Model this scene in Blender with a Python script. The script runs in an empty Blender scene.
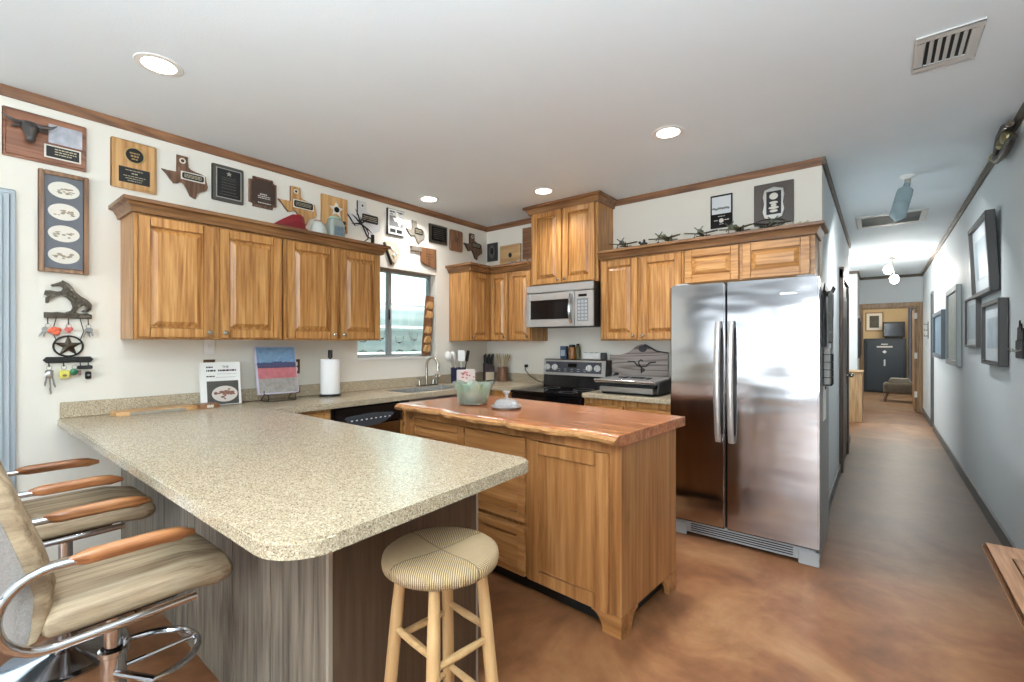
import bpy, bmesh, math, random
from mathutils import Vector, Matrix
random.seed(7)
PI = math.pi
sc = bpy.context.scene
COL = sc.collection

# ------------------------------------------------------------------ camera, world, light, exposure
XL, YB, XR, XH, ZC = -3.667, 4.124, 0.665, -0.337, 2.75
cam_d = bpy.data.cameras.new('camera')
cam = bpy.data.objects.new('camera', cam_d)
COL.objects.link(cam)
cam.location = (0, 0, 1.3727)
cam.rotation_euler = (PI/2, 0, 0.6725)
cam_d.sensor_width = 36.0
cam_d.lens = 462.0/1024.0*36.0
cam_d.shift_y = 2.05/1024.0
cam_d.clip_start = 0.02
sc.camera = cam

sc.view_settings.view_transform = 'Standard'
sc.view_settings.look = 'None'
sc.view_settings.gamma = 1.0
sc.view_settings.use_curve_mapping = False
sc.view_settings.exposure = 0.38
sc.cycles.use_denoising = True
sc.cycles.max_bounces = 8
sc.cycles.diffuse_bounces = 5
sc.cycles.sample_clamp_indirect = 6.0
sc.cycles.caustics_reflective = False
sc.cycles.caustics_refractive = False

W = bpy.data.worlds.new('sky'); sc.world = W
W.use_nodes = True
_n = W.node_tree.nodes; _n.clear()
_o = _n.new('ShaderNodeOutputWorld'); _b = _n.new('ShaderNodeBackground')
_s = _n.new('ShaderNodeTexSky'); _s.sky_type = 'HOSEK_WILKIE'; _s.turbidity = 4.0; _s.sun_direction = (0.3, -0.5, 0.8)
W.node_tree.links.new(_s.outputs[0], _b.inputs[0])
_b.inputs[1].default_value = 0.9
W.node_tree.links.new(_b.outputs[0], _o.inputs[0])

def area(name, loc, direction, sx, sy, power, color, spread=180):
    d = bpy.data.lights.new(name, 'AREA'); d.shape = 'RECTANGLE'; d.size = sx; d.size_y = sy
    d.energy = power; d.color = color; d.spread = math.radians(spread)
    o = bpy.data.objects.new(name, d); COL.objects.link(o); o.location = loc
    o.rotation_euler = Vector(direction).to_track_quat('-Z', 'Y').to_euler()
    return o
DAY = (0.84, 0.93, 1.0)
# daylight through the windows of the room behind the camera, the glass door and the sunroom
WIN_BACK = [(-3.4, -1.75), (-1.45, 0.2)]
for i, (a, b) in enumerate(WIN_BACK):
    area('daylight_window', ((a+b)/2, -5.2, 1.3), (0, 1, 0.2), b-a-0.1, 1.75, (20, 170)[i], DAY)
area('daylight_glass_door', (-3.90, -0.75, 1.1), (1, 0.0, 0.2), 1.5, 1.9, 16, DAY)
area('daylight_sunroom', (-4.85, 4.2, 2.7), (-0.2, 0, -1), 4.6, 1.2, 170, (0.9, 0.97, 1.0))
area('far_room_fill', (-2.6, 14.4, 1.6), (1, 0.1, -0.1), 1.4, 1.4, 40, (1, 0.97, 0.9))  # added fill light for the far room; no window opens there

UPFILL = [(-1.1, -1.0), (0.3, -0.8)]  # unseen uplights added behind the viewer to brighten the ceiling
UPFILL_W = (25, 235)
for (x, y), w in zip(UPFILL, UPFILL_W):
    d = bpy.data.lights.new('fill_uplight', 'AREA'); d.shape = 'DISK'; d.size = 0.30; d.energy = w; d.color = (0.84, 0.93, 1.0)
    o = bpy.data.objects.new('fill_uplight', d); COL.objects.link(o); o.location = (x, y, 1.84); o.rotation_euler = (PI, 0, 0)
# ------------------------------------------------------------------ helpers
def lin(c):
    c = c/255.0
    return c/12.92 if c <= 0.04045 else ((c+0.055)/1.055)**2.4
def rgb(r, g, b): return (lin(r), lin(g), lin(b), 1.0)

MATS = {}
def nodes_of(name):
    m = bpy.data.materials.new(name); m.use_nodes = True
    nt = m.node_tree; p = nt.nodes['Principled BSDF']
    return m, nt, p
def plain(name, col, rough=0.5, metal=0.0, bump=0.0, bscale=60, trans=0.0, ior=1.45, emit=None, estr=0.0, coat=0.0, var=0.0, vscale=4.0):
    if name in MATS: return MATS[name]
    m, nt, p = nodes_of(name)
    p.inputs['Base Color'].default_value = col
    p.inputs['Roughness'].default_value = rough
    p.inputs['Metallic'].default_value = metal
    p.inputs['Transmission Weight'].default_value = trans
    p.inputs['IOR'].default_value = ior
    p.inputs['Coat Weight'].default_value = coat
    if emit:
        p.inputs['Emission Color'].default_value = emit; p.inputs['Emission Strength'].default_value = estr
    tc = nt.nodes.new('ShaderNodeTexCoord')
    nz = nt.nodes.new('ShaderNodeTexNoise'); nz.inputs['Scale'].default_value = vscale; nz.inputs['Detail'].default_value = 4
    nt.links.new(tc.outputs['Object'], nz.inputs['Vector'])
    mx = nt.nodes.new('ShaderNodeMix'); mx.data_type = 'RGBA'
    v = max(var, 0.02)
    mx.inputs[6].default_value = tuple(c*(1-v) for c in col[:3])+(1,)
    mx.inputs[7].default_value = tuple(min(1, c*(1+v)) for c in col[:3])+(1,)
    nt.links.new(nz.outputs['Fac'], mx.inputs[0]); nt.links.new(mx.outputs[2], p.inputs['Base Color'])
    if bump:
        n2 = nt.nodes.new('ShaderNodeTexNoise'); n2.inputs['Scale'].default_value = bscale; n2.inputs['Detail'].default_value = 5
        nt.links.new(tc.outputs['Object'], n2.inputs['Vector'])
        b = nt.nodes.new('ShaderNodeBump'); b.inputs['Strength'].default_value = bump; b.inputs['Distance'].default_value = 0.01
        nt.links.new(n2.outputs['Fac'], b.inputs['Height']); nt.links.new(b.outputs[0], p.inputs['Normal'])
    MATS[name] = m
    return m

def ramp(nt, stops):
    r = nt.nodes.new('ShaderNodeValToRGB'); e = r.color_ramp.elements
    e[0].position, e[0].color = stops[0]; e[1].position, e[1].color = stops[-1]
    for pos, c in stops[1:-1]:
        x = e.new(pos); x.color = c
    return r

def wood(name, dark, mid, light, axis='Z', rough=0.38, fine=55, knots=0.0, coat=0.15, cath=0.5, bump=0.06, stretch=0.045):
    key = name+axis
    if key in MATS: return MATS[key]
    m, nt, p = nodes_of(key)
    L = nt.links.new
    tc = nt.nodes.new('ShaderNodeTexCoord'); oi = nt.nodes.new('ShaderNodeObjectInfo')
    mul = nt.nodes.new('ShaderNodeMath'); mul.operation = 'MULTIPLY'; mul.inputs[1].default_value = 37.0
    L(oi.outputs['Random'], mul.inputs[0])
    add = nt.nodes.new('ShaderNodeVectorMath'); add.operation = 'ADD'
    L(tc.outputs['Object'], add.inputs[0]); L(mul.outputs[0], add.inputs[1])
    s = {'X': (stretch, 1, 1), 'Y': (1, stretch, 1), 'Z': (1, 1, stretch)}[axis]
    mp = nt.nodes.new('ShaderNodeMapping'); mp.inputs['Scale'].default_value = s
    L(add.outputs[0], mp.inputs['Vector'])
    n1 = nt.nodes.new('ShaderNodeTexNoise'); n1.inputs['Scale'].default_value = fine; n1.inputs['Detail'].default_value = 6; n1.inputs['Roughness'].default_value = 0.65
    L(mp.outputs[0], n1.inputs['Vector'])
    n2 = nt.nodes.new('ShaderNodeTexNoise'); n2.inputs['Scale'].default_value = 7; n2.inputs['Detail'].default_value = 2
    mp2 = nt.nodes.new('ShaderNodeMapping'); s2 = tuple(1 if q == 1 else 0.075 for q in s); mp2.inputs['Scale'].default_value = s2
    L(add.outputs[0], mp2.inputs['Vector']); L(mp2.outputs[0], n2.inputs['Vector'])
    wv = nt.nodes.new('ShaderNodeMath'); wv.operation = 'MULTIPLY'; wv.inputs[1].default_value = 60.0
    L(n2.outputs['Fac'], wv.inputs[0])
    sn = nt.nodes.new('ShaderNodeMath'); sn.operation = 'SINE'; L(wv.outputs[0], sn.inputs[0])
    sc_ = nt.nodes.new('ShaderNodeMath'); sc_.operation = 'MULTIPLY_ADD'; sc_.inputs[1].default_value = 0.22*cath; sc_.inputs[2].default_value = 0.0
    L(sn.outputs[0], sc_.inputs[0])
    ad = nt.nodes.new('ShaderNodeMath'); ad.operation = 'ADD'; L(n1.outputs['Fac'], ad.inputs[0]); L(sc_.outputs[0], ad.inputs[1])
    r = ramp(nt, [(0.26, dark), (0.48, mid), (0.74, light)])
    L(ad.outputs[0], r.inputs[0])
    out = r.outputs[0]
    # broad board-to-board tone
    n3 = nt.nodes.new('ShaderNodeTexNoise'); n3.inputs['Scale'].default_value = 2.2; n3.inputs['Detail'].default_value = 1
    L(mp2.outputs[0], n3.inputs['Vector'])
    hs = nt.nodes.new('ShaderNodeHueSaturation'); mr = nt.nodes.new('ShaderNodeMapRange')
    mr.inputs[1].default_value = 0.3; mr.inputs[2].default_value = 0.7; mr.inputs[3].default_value = 0.9; mr.inputs[4].default_value = 1.08
    L(n3.outputs['Fac'], mr.inputs[0]); L(mr.outputs[0], hs.inputs['Value']); L(out, hs.inputs['Color'])
    out = hs.outputs[0]
    if knots:
        vo = nt.nodes.new('ShaderNodeTexVoronoi'); vo.inputs['Scale'].default_value = 3.6
        mp3 = nt.nodes.new('ShaderNodeMapping'); mp3.inputs['Scale'].default_value = tuple(1 if q == 1 else 0.6 for q in s)
        L(add.outputs[0], mp3.inputs['Vector']); L(mp3.outputs[0], vo.inputs['Vector'])
        kr = ramp(nt, [(0.0, (1, 1, 1, 1)), (0.07, (0.55, 0.55, 0.55, 1)), (0.16, (0, 0, 0, 1))])
        L(vo.outputs['Distance'], kr.inputs[0])
        km = nt.nodes.new('ShaderNodeMix'); km.data_type = 'RGBA'; km.inputs[7].default_value = tuple(c*0.25 for c in dark[:3])+(1,)
        kk = nt.nodes.new('ShaderNodeMath'); kk.operation = 'MULTIPLY'; kk.inputs[1].default_value = knots
        L(kr.outputs[0], kk.inputs[0]); L(kk.outputs[0], km.inputs[0]); L(out, km.inputs[6]); out = km.outputs[2]
    L(out, p.inputs['Base Color'])
    p.inputs['Roughness'].default_value = rough; p.inputs['Coat Weight'].default_value = coat; p.inputs['Coat Roughness'].default_value = 0.25
    b = nt.nodes.new('ShaderNodeBump'); b.inputs['Strength'].default_value = bump; b.inputs['Distance'].default_value = 0.004
    L(n1.outputs['Fac'], b.inputs['Height']); L(b.outputs[0], p.inputs['Normal'])
    MATS[key] = m
    return m

def oak(ax='Z'): return wood('oak', rgb(128, 80, 38), rgb(170, 118, 62), rgb(202, 154, 94), ax, cath=0.3)
def crown_oak(ax='Z'): return wood('crown_oak', rgb(88, 58, 32), rgb(120, 82, 48), rgb(146, 106, 66), ax)
def alder(ax='Z'): return wood('alder', rgb(112, 70, 34), rgb(154, 103, 57), rgb(190, 140, 88), ax, knots=0.8, fine=20, cath=0.12)
def slabwood(ax='X'): return wood('slabwood', rgb(120, 64, 36), rgb(172, 104, 62), rgb(206, 142, 92), ax, rough=0.22, fine=16, coat=0.5, cath=0.28, bump=0.02, knots=0.7, stretch=0.10)
def rough_trim(ax='Y'): return wood('rough_trim', rgb(84, 54, 34), rgb(124, 84, 54), rgb(150, 106, 70), ax, rough=0.6, fine=30, coat=0, knots=0.5)
def shaded_trim(ax='Y'): return wood('shaded_trim', rgb(62, 54, 46), rgb(92, 82, 70), rgb(116, 104, 90), ax, rough=0.6, fine=30, coat=0)  # darker copy of rough_trim: the hall's shade is put into its colour
def greywood(ax='Z'): return wood('greywood', rgb(66, 58, 50), rgb(102, 92, 79), rgb(128, 117, 102), ax, rough=0.5, fine=50, coat=0, cath=0.35)
def walnut(ax='Z'): return wood('walnut', rgb(66, 44, 32), rgb(98, 68, 50), rgb(126, 92, 68), ax, rough=0.35, fine=34)
def honey(ax='Z'): return wood('honey', rgb(160, 112, 62), rgb(192, 146, 92), rgb(214, 172, 116), ax, rough=0.3, fine=34)
def pine(ax='Z'): return wood('pine', rgb(160, 122, 78), rgb(190, 152, 104), rgb(208, 174, 128), ax, rough=0.5, fine=26, coat=0.05, cath=0.2)
def casing(ax='Z'): return wood('casing', rgb(116, 88, 58), rgb(146, 114, 78), rgb(168, 136, 98), ax, rough=0.5, fine=30)
def espresso(ax='Z'): return wood('espresso', rgb(48, 36, 28), rgb(70, 54, 42), rgb(90, 70, 54), ax, rough=0.45, fine=30)
def laminate(ax='Z'): return wood('laminate', rgb(60, 47, 36), rgb(76, 60, 47), rgb(90, 73, 58), ax, rough=0.35, fine=60, cath=0.2)

class MB:
    """Collects shapes; frame maps (u, v, n): L left wall, B back wall, R right wall, F floor (x, y, z)."""
    FR = {'F': lambda u, v, n: (u, v, n), 'L': lambda u, v, n: (n, u, v), 'B': lambda u, v, n: (u, -n, v), 'R': lambda u, v, n: (-n, -u, v)}
    def __init__(s, frame='F', M=None):
        s.bm = bmesh.new(); s.f = MB.FR[frame]; s.M = M
    def _v(s, u, v, n):
        p = Vector(s.f(u, v, n))
        if s.M is not None: p = s.M @ p
        return s.bm.verts.new(p)
    def _bev(s, faces, bevel, seg=2, edges=None):
        if bevel <= 0: return
        es = edges if edges is not None else list({e for f in faces for e in f.edges})
        bmesh.ops.bevel(s.bm, geom=es, offset=bevel, segments=seg, affect='EDGES', clamp_overlap=True)
    def box(s, u0, u1, v0, v1, n0, n1, bevel=0.0, seg=2):
        c = [s._v(a, b, d) for d in (n0, n1) for b in (v0, v1) for a in (u0, u1)]
        idx = [(0, 1, 3, 2), (4, 5, 7, 6), (0, 1, 5, 4), (2, 3, 7, 6), (0, 2, 6, 4), (1, 3, 7, 5)]
        fs = [s.bm.faces.new([c[i] for i in q]) for q in idx]
        s._bev(fs, bevel, seg); return s
    def frustum(s, u0, u1, v0, v1, n0, n1, inset):
        c = [s._v(a, b, n0) for a, b in ((u0, v0), (u1, v0), (u1, v1), (u0, v1))]
        d = [s._v(a, b, n1) for a, b in ((u0+inset, v0+inset), (u1-inset, v0+inset), (u1-inset, v1-inset), (u0+inset, v1-inset))]
        s.bm.faces.new(c); s.bm.faces.new(d)
        for i in range(4): s.bm.faces.new([c[i], c[(i+1) % 4], d[(i+1) % 4], d[i]])
        return s
    def prism(s, poly, n0, n1, bevel=0.0, seg=1):
        a = [s._v(u, v, n0) for u, v in poly]; b = [s._v(u, v, n1) for u, v in poly]
        k = len(poly)
        fs = [s.bm.faces.new(a), s.bm.faces.new(b)]
        top = fs[1]
        for i in range(k): fs.append(s.bm.faces.new([a[i], a[(i+1) % k], b[(i+1) % k], b[i]]))
        if bevel > 0: s._bev(None, bevel, seg, list(top.edges))
        return s
    def loft(s, rings, closed=False, caps=True):
        R = [[s._v(*p) for p in r] for r in rings]; k = len(R[0]); n = len(R)
        for i in range(n if closed else n-1):
            a, b = R[i], R[(i+1) % n]
            for j in range(k): s.bm.faces.new([a[j], a[(j+1) % k], b[(j+1) % k], b[j]])
        if caps and not closed: s.bm.faces.new(R[0]); s.bm.faces.new(R[-1])
        return s
    def tube(s, pts, r, seg=10, closed=False, caps=True, flat=1.0):
        P = [Vector(p) for p in pts]; n = len(P)
        rs = r if isinstance(r, (list, tuple)) else [r]*n
        prev = None; rings = []
        for i in range(n):
            if closed: t = P[(i+1) % n]-P[i-1]
            else: t = P[min(i+1, n-1)]-P[max(i-1, 0)]
            t.normalize()
            if prev is None:
                up = Vector((0, 0, 1)) if abs(t.z) < 0.9 else Vector((1, 0, 0))
                a = t.cross(up).normalized()
            else:
                a = (prev-t*prev.dot(t)).normalized()
            prev = a; b = t.cross(a)
            rings.append([tuple(P[i]+(a*math.cos(2*PI*j/seg)+b*math.sin(2*PI*j/seg)*flat)*rs[i]) for j in range(seg)])
        return s.loft(rings, closed, caps)
    def cyl(s, p0, p1, r0, r1=None, seg=16):
        return s.tube([p0, p1], [r0, r0 if r1 is None else r1], seg)
    def lathe(s, prof, c=(0, 0, 0), seg=24, axis='z'):
        rings = []
        for r, h in prof:
            ring = []
            for j in range(seg):
                a = 2*PI*j/seg; x, y = r*math.cos(a), r*math.sin(a)
                q = {'z': (x, y, h), 'x': (h, x, y), 'y': (x, h, y)}[axis]
                ring.append((c[0]+q[0], c[1]+q[1], c[2]+q[2]))
            rings.append(ring)
        return s.loft(rings, closed=prof[0][0] > 1e-6 and prof[-1][0] > 1e-6)
    def ball(s, c, r, seg=14, rings=9):
        rx, ry, rz = r if isinstance(r, (tuple, list)) else (r, r, r)
        R = []
        for i in range(rings):
            a = -PI/2+PI*(i+0.5)/rings if True else 0
            R.append([(c[0]+rx*math.cos(a)*math.cos(2*PI*j/seg), c[1]+ry*math.cos(a)*math.sin(2*PI*j/seg), c[2]+rz*math.sin(a)) for j in range(seg)])
        return s.loft(R)
    def build(s, name, mat, parent=None, loc=None, smooth=35, sub=0):
        bmesh.ops.remove_doubles(s.bm, verts=s.bm.verts, dist=1e-6)
        bmesh.ops.recalc_face_normals(s.bm, faces=s.bm.faces)
        me = bpy.data.meshes.new(name); s.bm.to_mesh(me); s.bm.free()
        me.polygons.foreach_set('use_smooth', [True]*len(me.polygons))
        me.set_sharp_from_angle(angle=math.radians(smooth))
        me.materials.append(mat)
        o = bpy.data.objects.new(name, me); COL.objects.link(o)
        if parent is not None: o.parent = parent
        if loc is not None: o.location = loc
        if sub:
            md = o.modifiers.new('smooth', 'SUBSURF'); md.levels = sub; md.render_levels = sub
        return o

def tag(o, label, cat, group=None):
    o['label'] = label; o['category'] = cat
    if group: o['group'] = group
    return o
def thing(name, label, cat, loc=(0, 0, 0), rotz=0.0, group=None):
    o = bpy.data.objects.new(name, None); COL.objects.link(o); o.empty_display_size = 0.05
    o.location = loc; o.rotation_euler = (0, 0, rotz)
    return tag(o, label, cat, group)
def struct(name, mb, mat, **k):
    o = mb.build(name, mat, **k); o['kind'] = 'structure'; return o
def copy_tree(o, parent=None):
    c = o.copy(); COL.objects.link(c)
    if parent is not None: c.parent = parent
    for ch in list(o.children): copy_tree(ch, c)
    return c
def text(name, s, size, frame, pos, mat, parent, depth=0.0006, align='CENTER', loc=None):
    cu = bpy.data.curves.new(name, 'FONT'); cu.body = s; cu.size = size; cu.align_x = align; cu.align_y = 'CENTER'; cu.extrude = depth
    t = bpy.data.objects.new(name, cu)
    me = bpy.data.meshes.new_from_object(t); bpy.data.objects.remove(t); bpy.data.curves.remove(cu)
    f = MB.FR[frame]
    for v in me.vertices:
        v.co = f(v.co.x+pos[0], v.co.y+pos[1], v.co.z+pos[2])
    me.materials.clear(); me.materials.append(mat)
    o = bpy.data.objects.new(name, me); COL.objects.link(o); o.parent = parent
    if loc: o.location = loc
    return o
def arc(cx, cy, r, a0, a1, n, ry=None):
    ry = r if ry is None else ry
    return [(cx+r*math.cos(a0+(a1-a0)*i/(n-1)), cy+ry*math.sin(a0+(a1-a0)*i/(n-1))) for i in range(n)]
def oval(cx, cy, rx, ry, n=24): return [(cx+rx*math.cos(2*PI*i/n), cy+ry*math.sin(2*PI*i/n)) for i in range(n)]
def rrect(u0, u1, v0, v1, r, n=5):
    return arc(u1-r, v1-r, r, 0, PI/2, n)+arc(u0+r, v1-r, r, PI/2, PI, n)+arc(u0+r, v0+r, r, PI, 1.5*PI, n)+arc(u1-r, v0+r, r, 1.5*PI, 2*PI, n)

# ------------------------------------------------------------------ shared materials
wallm = plain('wall_paint', rgb(228, 224, 212), 0.75, bump=0.05, bscale=90)
hallm = plain('hall_grey', rgb(208, 213, 214), 0.6, bump=0.05, bscale=90)  # cooler and greyer than wall_paint
ceilm = plain('ceiling_paint', rgb(232, 242, 247), 0.8, bump=0.12, bscale=140)
white = plain('white_gloss', rgb(236, 236, 232), 0.35)
whitep = plain('white_paper', rgb(240, 239, 234), 0.8, bump=0.03)
black = plain('black_gloss', rgb(16, 16, 18), 0.12)
blackm = plain('black_matte', rgb(24, 23, 23), 0.55)
chrome = plain('chrome', rgb(205, 205, 208), 0.12, 1.0)
nickel = plain('nickel', rgb(190, 186, 176), 0.25, 1.0)
pewter = plain('pewter', rgb(126, 122, 112), 0.4, 1.0, bump=0.25, bscale=60, var=0.3, vscale=40)
bronze = plain('dark_bronze', rgb(74, 66, 56), 0.42, 0.7, bump=0.4, bscale=70, var=0.35, vscale=30)
iron = plain('black_iron', rgb(38, 36, 34), 0.5, 0.6, bump=0.2, bscale=90)
silverp = plain('silver_plate', rgb(196, 196, 190), 0.3, 0.85)
goldp = plain('gold_plate', rgb(196, 170, 116), 0.3, 0.9)
grey = plain('grey_plastic', rgb(120, 122, 124), 0.5)
engrave = plain('engraving', rgb(190, 180, 150), 0.4, 0.5)
cream = plain('cream_print', rgb(222, 218, 206), 0.7, var=0.06, vscale=30)
sepia = plain('sepia_print', rgb(150, 138, 118), 0.7, var=0.6, vscale=45)
def glass(name, col=(1, 1, 1, 1), rough=0.02):
    return plain(name, col, rough, trans=1.0, ior=1.45)
clearglass = glass('clear_glass', (0.97, 0.99, 0.98, 1))
greenglass = glass('green_glass', rgb(196, 226, 206), 0.08)

def thinglass(name, tint, refl):
    m, nt, p = nodes_of(name); L = nt.links.new
    out = nt.nodes['Material Output']
    tr = nt.nodes.new('ShaderNodeBsdfTransparent'); tr.inputs[0].default_value = tint
    gl = nt.nodes.new('ShaderNodeBsdfGlossy'); gl.inputs['Roughness'].default_value = 0.02
    fr = nt.nodes.new('ShaderNodeFresnel'); fr.inputs[0].default_value = refl
    mx = nt.nodes.new('ShaderNodeMixShader'); L(fr.outputs[0], mx.inputs[0]); L(tr.outputs[0], mx.inputs[1]); L(gl.outputs[0], mx.inputs[2]); L(mx.outputs[0], out.inputs[0])
    return m
pane = thinglass('window_pane', (0.93, 0.98, 0.98, 1), 1.45)

def granite():
    m, nt, p = nodes_of('granite'); L = nt.links.new
    tc = nt.nodes.new('ShaderNodeTexCoord')
    v = nt.nodes.new('ShaderNodeTexVoronoi'); v.inputs['Scale'].default_value = 330
    L(tc.outputs['Object'], v.inputs['Vector'])
    sp = nt.nodes.new('ShaderNodeSeparateColor'); L(v.outputs['Color'], sp.inputs[0])
    r = ramp(nt, [(0.0, rgb(96, 84, 70)), (0.08, rgb(142, 127, 106)), (0.35, rgb(168, 153, 127)), (0.7, rgb(184, 169, 142)), (1.0, rgb(210, 199, 178))])
    L(sp.outputs[0], r.inputs[0])
    n = nt.nodes.new('ShaderNodeTexNoise'); n.inputs['Scale'].default_value = 60; n.inputs['Detail'].default_value = 4
    L(tc.outputs['Object'], n.inputs['Vector'])
    hs = nt.nodes.new('ShaderNodeHueSaturation'); mr = nt.nodes.new('ShaderNodeMapRange'); mr.inputs[3].default_value = 0.8; mr.inputs[4].default_value = 1.2
    L(n.outputs['Fac'], mr.inputs[0]); L(mr.outputs[0], hs.inputs['Value']); L(r.outputs[0], hs.inputs['Color'])
    L(hs.outputs[0], p.inputs['Base Color']); p.inputs['Roughness'].default_value = 0.22
    return m
granite = granite()

def concrete():
    m, nt, p = nodes_of('stained_concrete'); L = nt.links.new
    tc = nt.nodes.new('ShaderNodeTexCoord')
    off = nt.nodes.new('ShaderNodeMapping'); off.inputs['Location'].default_value = (0.371, 0.213, 0.3377); off.inputs['Rotation'].default_value = (0.31, 0.17, 0.4)
    L(tc.outputs['Object'], off.inputs[0])
    n = nt.nodes.new('ShaderNodeTexNoise'); n.inputs['Scale'].default_value = 1.6; n.inputs['Detail'].default_value = 8; n.inputs['Roughness'].default_value = 0.62; n.inputs['Distortion'].default_value = 0.6
    L(off.outputs[0], n.inputs['Vector'])
    r = ramp(nt, [(0.30, rgb(92, 58, 38)), (0.46, rgb(128, 84, 54)), (0.58, rgb(150, 106, 70)), (0.74, rgb(172, 134, 96))])
    L(n.outputs['Fac'], r.inputs[0])
    n2 = nt.nodes.new('ShaderNodeTexNoise'); n2.inputs['Scale'].default_value = 14; n2.inputs['Detail'].default_value = 6
    L(off.outputs[0], n2.inputs['Vector'])
    hs = nt.nodes.new('ShaderNodeHueSaturation'); mr = nt.nodes.new('ShaderNodeMapRange'); mr.inputs[3].default_value = 0.8; mr.inputs[4].default_value = 1.2
    L(n2.outputs['Fac'], mr.inputs[0]); L(mr.outputs[0], hs.inputs['Value'])
    # hall end greyer: stain, plus the hall walls' reflection put into the colour
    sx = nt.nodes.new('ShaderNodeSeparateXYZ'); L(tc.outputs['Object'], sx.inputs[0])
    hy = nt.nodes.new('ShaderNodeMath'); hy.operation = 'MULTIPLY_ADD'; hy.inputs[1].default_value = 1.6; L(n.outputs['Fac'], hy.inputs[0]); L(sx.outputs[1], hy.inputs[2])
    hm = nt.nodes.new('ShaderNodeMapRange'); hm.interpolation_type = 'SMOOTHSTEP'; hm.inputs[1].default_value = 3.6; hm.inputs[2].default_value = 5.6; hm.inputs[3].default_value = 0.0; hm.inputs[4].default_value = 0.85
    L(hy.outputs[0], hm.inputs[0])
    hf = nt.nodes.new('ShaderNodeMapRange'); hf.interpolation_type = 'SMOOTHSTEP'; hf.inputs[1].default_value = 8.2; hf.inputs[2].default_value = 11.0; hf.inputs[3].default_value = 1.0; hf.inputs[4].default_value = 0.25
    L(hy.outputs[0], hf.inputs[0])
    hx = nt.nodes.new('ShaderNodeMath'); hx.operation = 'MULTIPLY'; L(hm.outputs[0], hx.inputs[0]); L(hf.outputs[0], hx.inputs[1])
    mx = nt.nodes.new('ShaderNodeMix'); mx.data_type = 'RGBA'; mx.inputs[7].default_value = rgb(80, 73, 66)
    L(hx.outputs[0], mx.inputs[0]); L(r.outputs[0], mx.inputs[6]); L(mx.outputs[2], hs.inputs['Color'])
    L(hs.outputs[0], p.inputs['Base Color'])
    p.inputs['Roughness'].default_value = 0.42; p.inputs['Specular IOR Level'].default_value = 0.22
    return m
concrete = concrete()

def planks():
    m, nt, p = nodes_of('hall_planks'); L = nt.links.new
    tc = nt.nodes.new('ShaderNodeTexCoord'); b = nt.nodes.new('ShaderNodeTexBrick')
    mp = nt.nodes.new('ShaderNodeMapping'); mp.inputs['Rotation'].default_value = (0, 0, 0)
    L(tc.outputs['Object'], mp.inputs[0]); L(mp.outputs[0], b.inputs['Vector'])
    b.inputs['Color1'].default_value = rgb(136, 110, 84); b.inputs['Color2'].default_value = rgb(120, 94, 70); b.inputs['Mortar'].default_value = rgb(92, 72, 54)
    b.inputs['Scale'].default_value = 1.0; b.inputs['Brick Width'].default_value = 1.2; b.inputs['Row Height'].default_value = 0.15; b.inputs['Mortar Size'].default_value = 0.003
    L(b.outputs[0], p.inputs['Base Color']); p.inputs['Roughness'].default_value = 0.35
    return m
planks = planks()

def steel():
    m, nt, p = nodes_of('brushed_steel'); L = nt.links.new
    tc = nt.nodes.new('ShaderNodeTexCoord')
    mp = nt.nodes.new('ShaderNodeMapping'); mp.inputs['Scale'].default_value = (1.5, 1.5, 220)
    L(tc.outputs['Object'], mp.inputs[0])
    n = nt.nodes.new('ShaderNodeTexNoise'); n.inputs['Scale'].default_value = 3; n.inputs['Detail'].default_value = 3; L(mp.outputs[0], n.inputs['Vector'])
    rr = nt.nodes.new('ShaderNodeMapRange'); rr.inputs[3].default_value = 0.10; rr.inputs[4].default_value = 0.14
    L(n.outputs['Fac'], rr.inputs[0]); L(rr.outputs[0], p.inputs['Roughness'])
    mp2 = nt.nodes.new('ShaderNodeMapping'); mp2.inputs['Scale'].default_value = (1.6, 1.6, 4.5); L(tc.outputs['Object'], mp2.inputs[0])
    n2 = nt.nodes.new('ShaderNodeTexNoise'); n2.inputs['Scale'].default_value = 1.4; n2.inputs['Detail'].default_value = 1; L(mp2.outputs[0], n2.inputs['Vector'])
    b = nt.nodes.new('ShaderNodeBump'); b.inputs['Strength'].default_value = 0.22; b.inputs['Distance'].default_value = 0.02
    L(n2.outputs['Fac'], b.inputs['Height']); L(b.outputs[0], p.inputs['Normal'])
    p.inputs['Base Color'].default_value = rgb(176, 175, 176); p.inputs['Metallic'].default_value = 1.0
    return m
steel = steel()

def stripes(name, c1, c2, axis, freq, rough=0.6, bump=0.3):
    m, nt, p = nodes_of(name); L = nt.links.new
    tc = nt.nodes.new('ShaderNodeTexCoord'); sx = nt.nodes.new('ShaderNodeSeparateXYZ'); L(tc.outputs['Object'], sx.inputs[0])
    k = nt.nodes.new('ShaderNodeMath'); k.operation = 'MULTIPLY'; k.inputs[1].default_value = freq; L(sx.outputs[axis], k.inputs[0])
    s = nt.nodes.new('ShaderNodeMath'); s.operation = 'SINE'; L(k.outputs[0], s.inputs[0])
    mr = nt.nodes.new('ShaderNodeMapRange'); mr.inputs[1].default_value = -1; L(s.outputs[0], mr.inputs[0])
    mx = nt.nodes.new('ShaderNodeMix'); mx.data_type = 'RGBA'; mx.inputs[6].default_value = c1; mx.inputs[7].default_value = c2
    L(mr.outputs[0], mx.inputs[0]); L(mx.outputs[2], p.inputs['Base Color']); p.inputs['Roughness'].default_value = rough
    b = nt.nodes.new('ShaderNodeBump'); b.inputs['Strength'].default_value = bump; b.inputs['Distance'].default_value = 0.002
    L(mr.outputs[0], b.inputs['Height']); L(b.outputs[0], p.inputs['Normal'])
    return m

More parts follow.
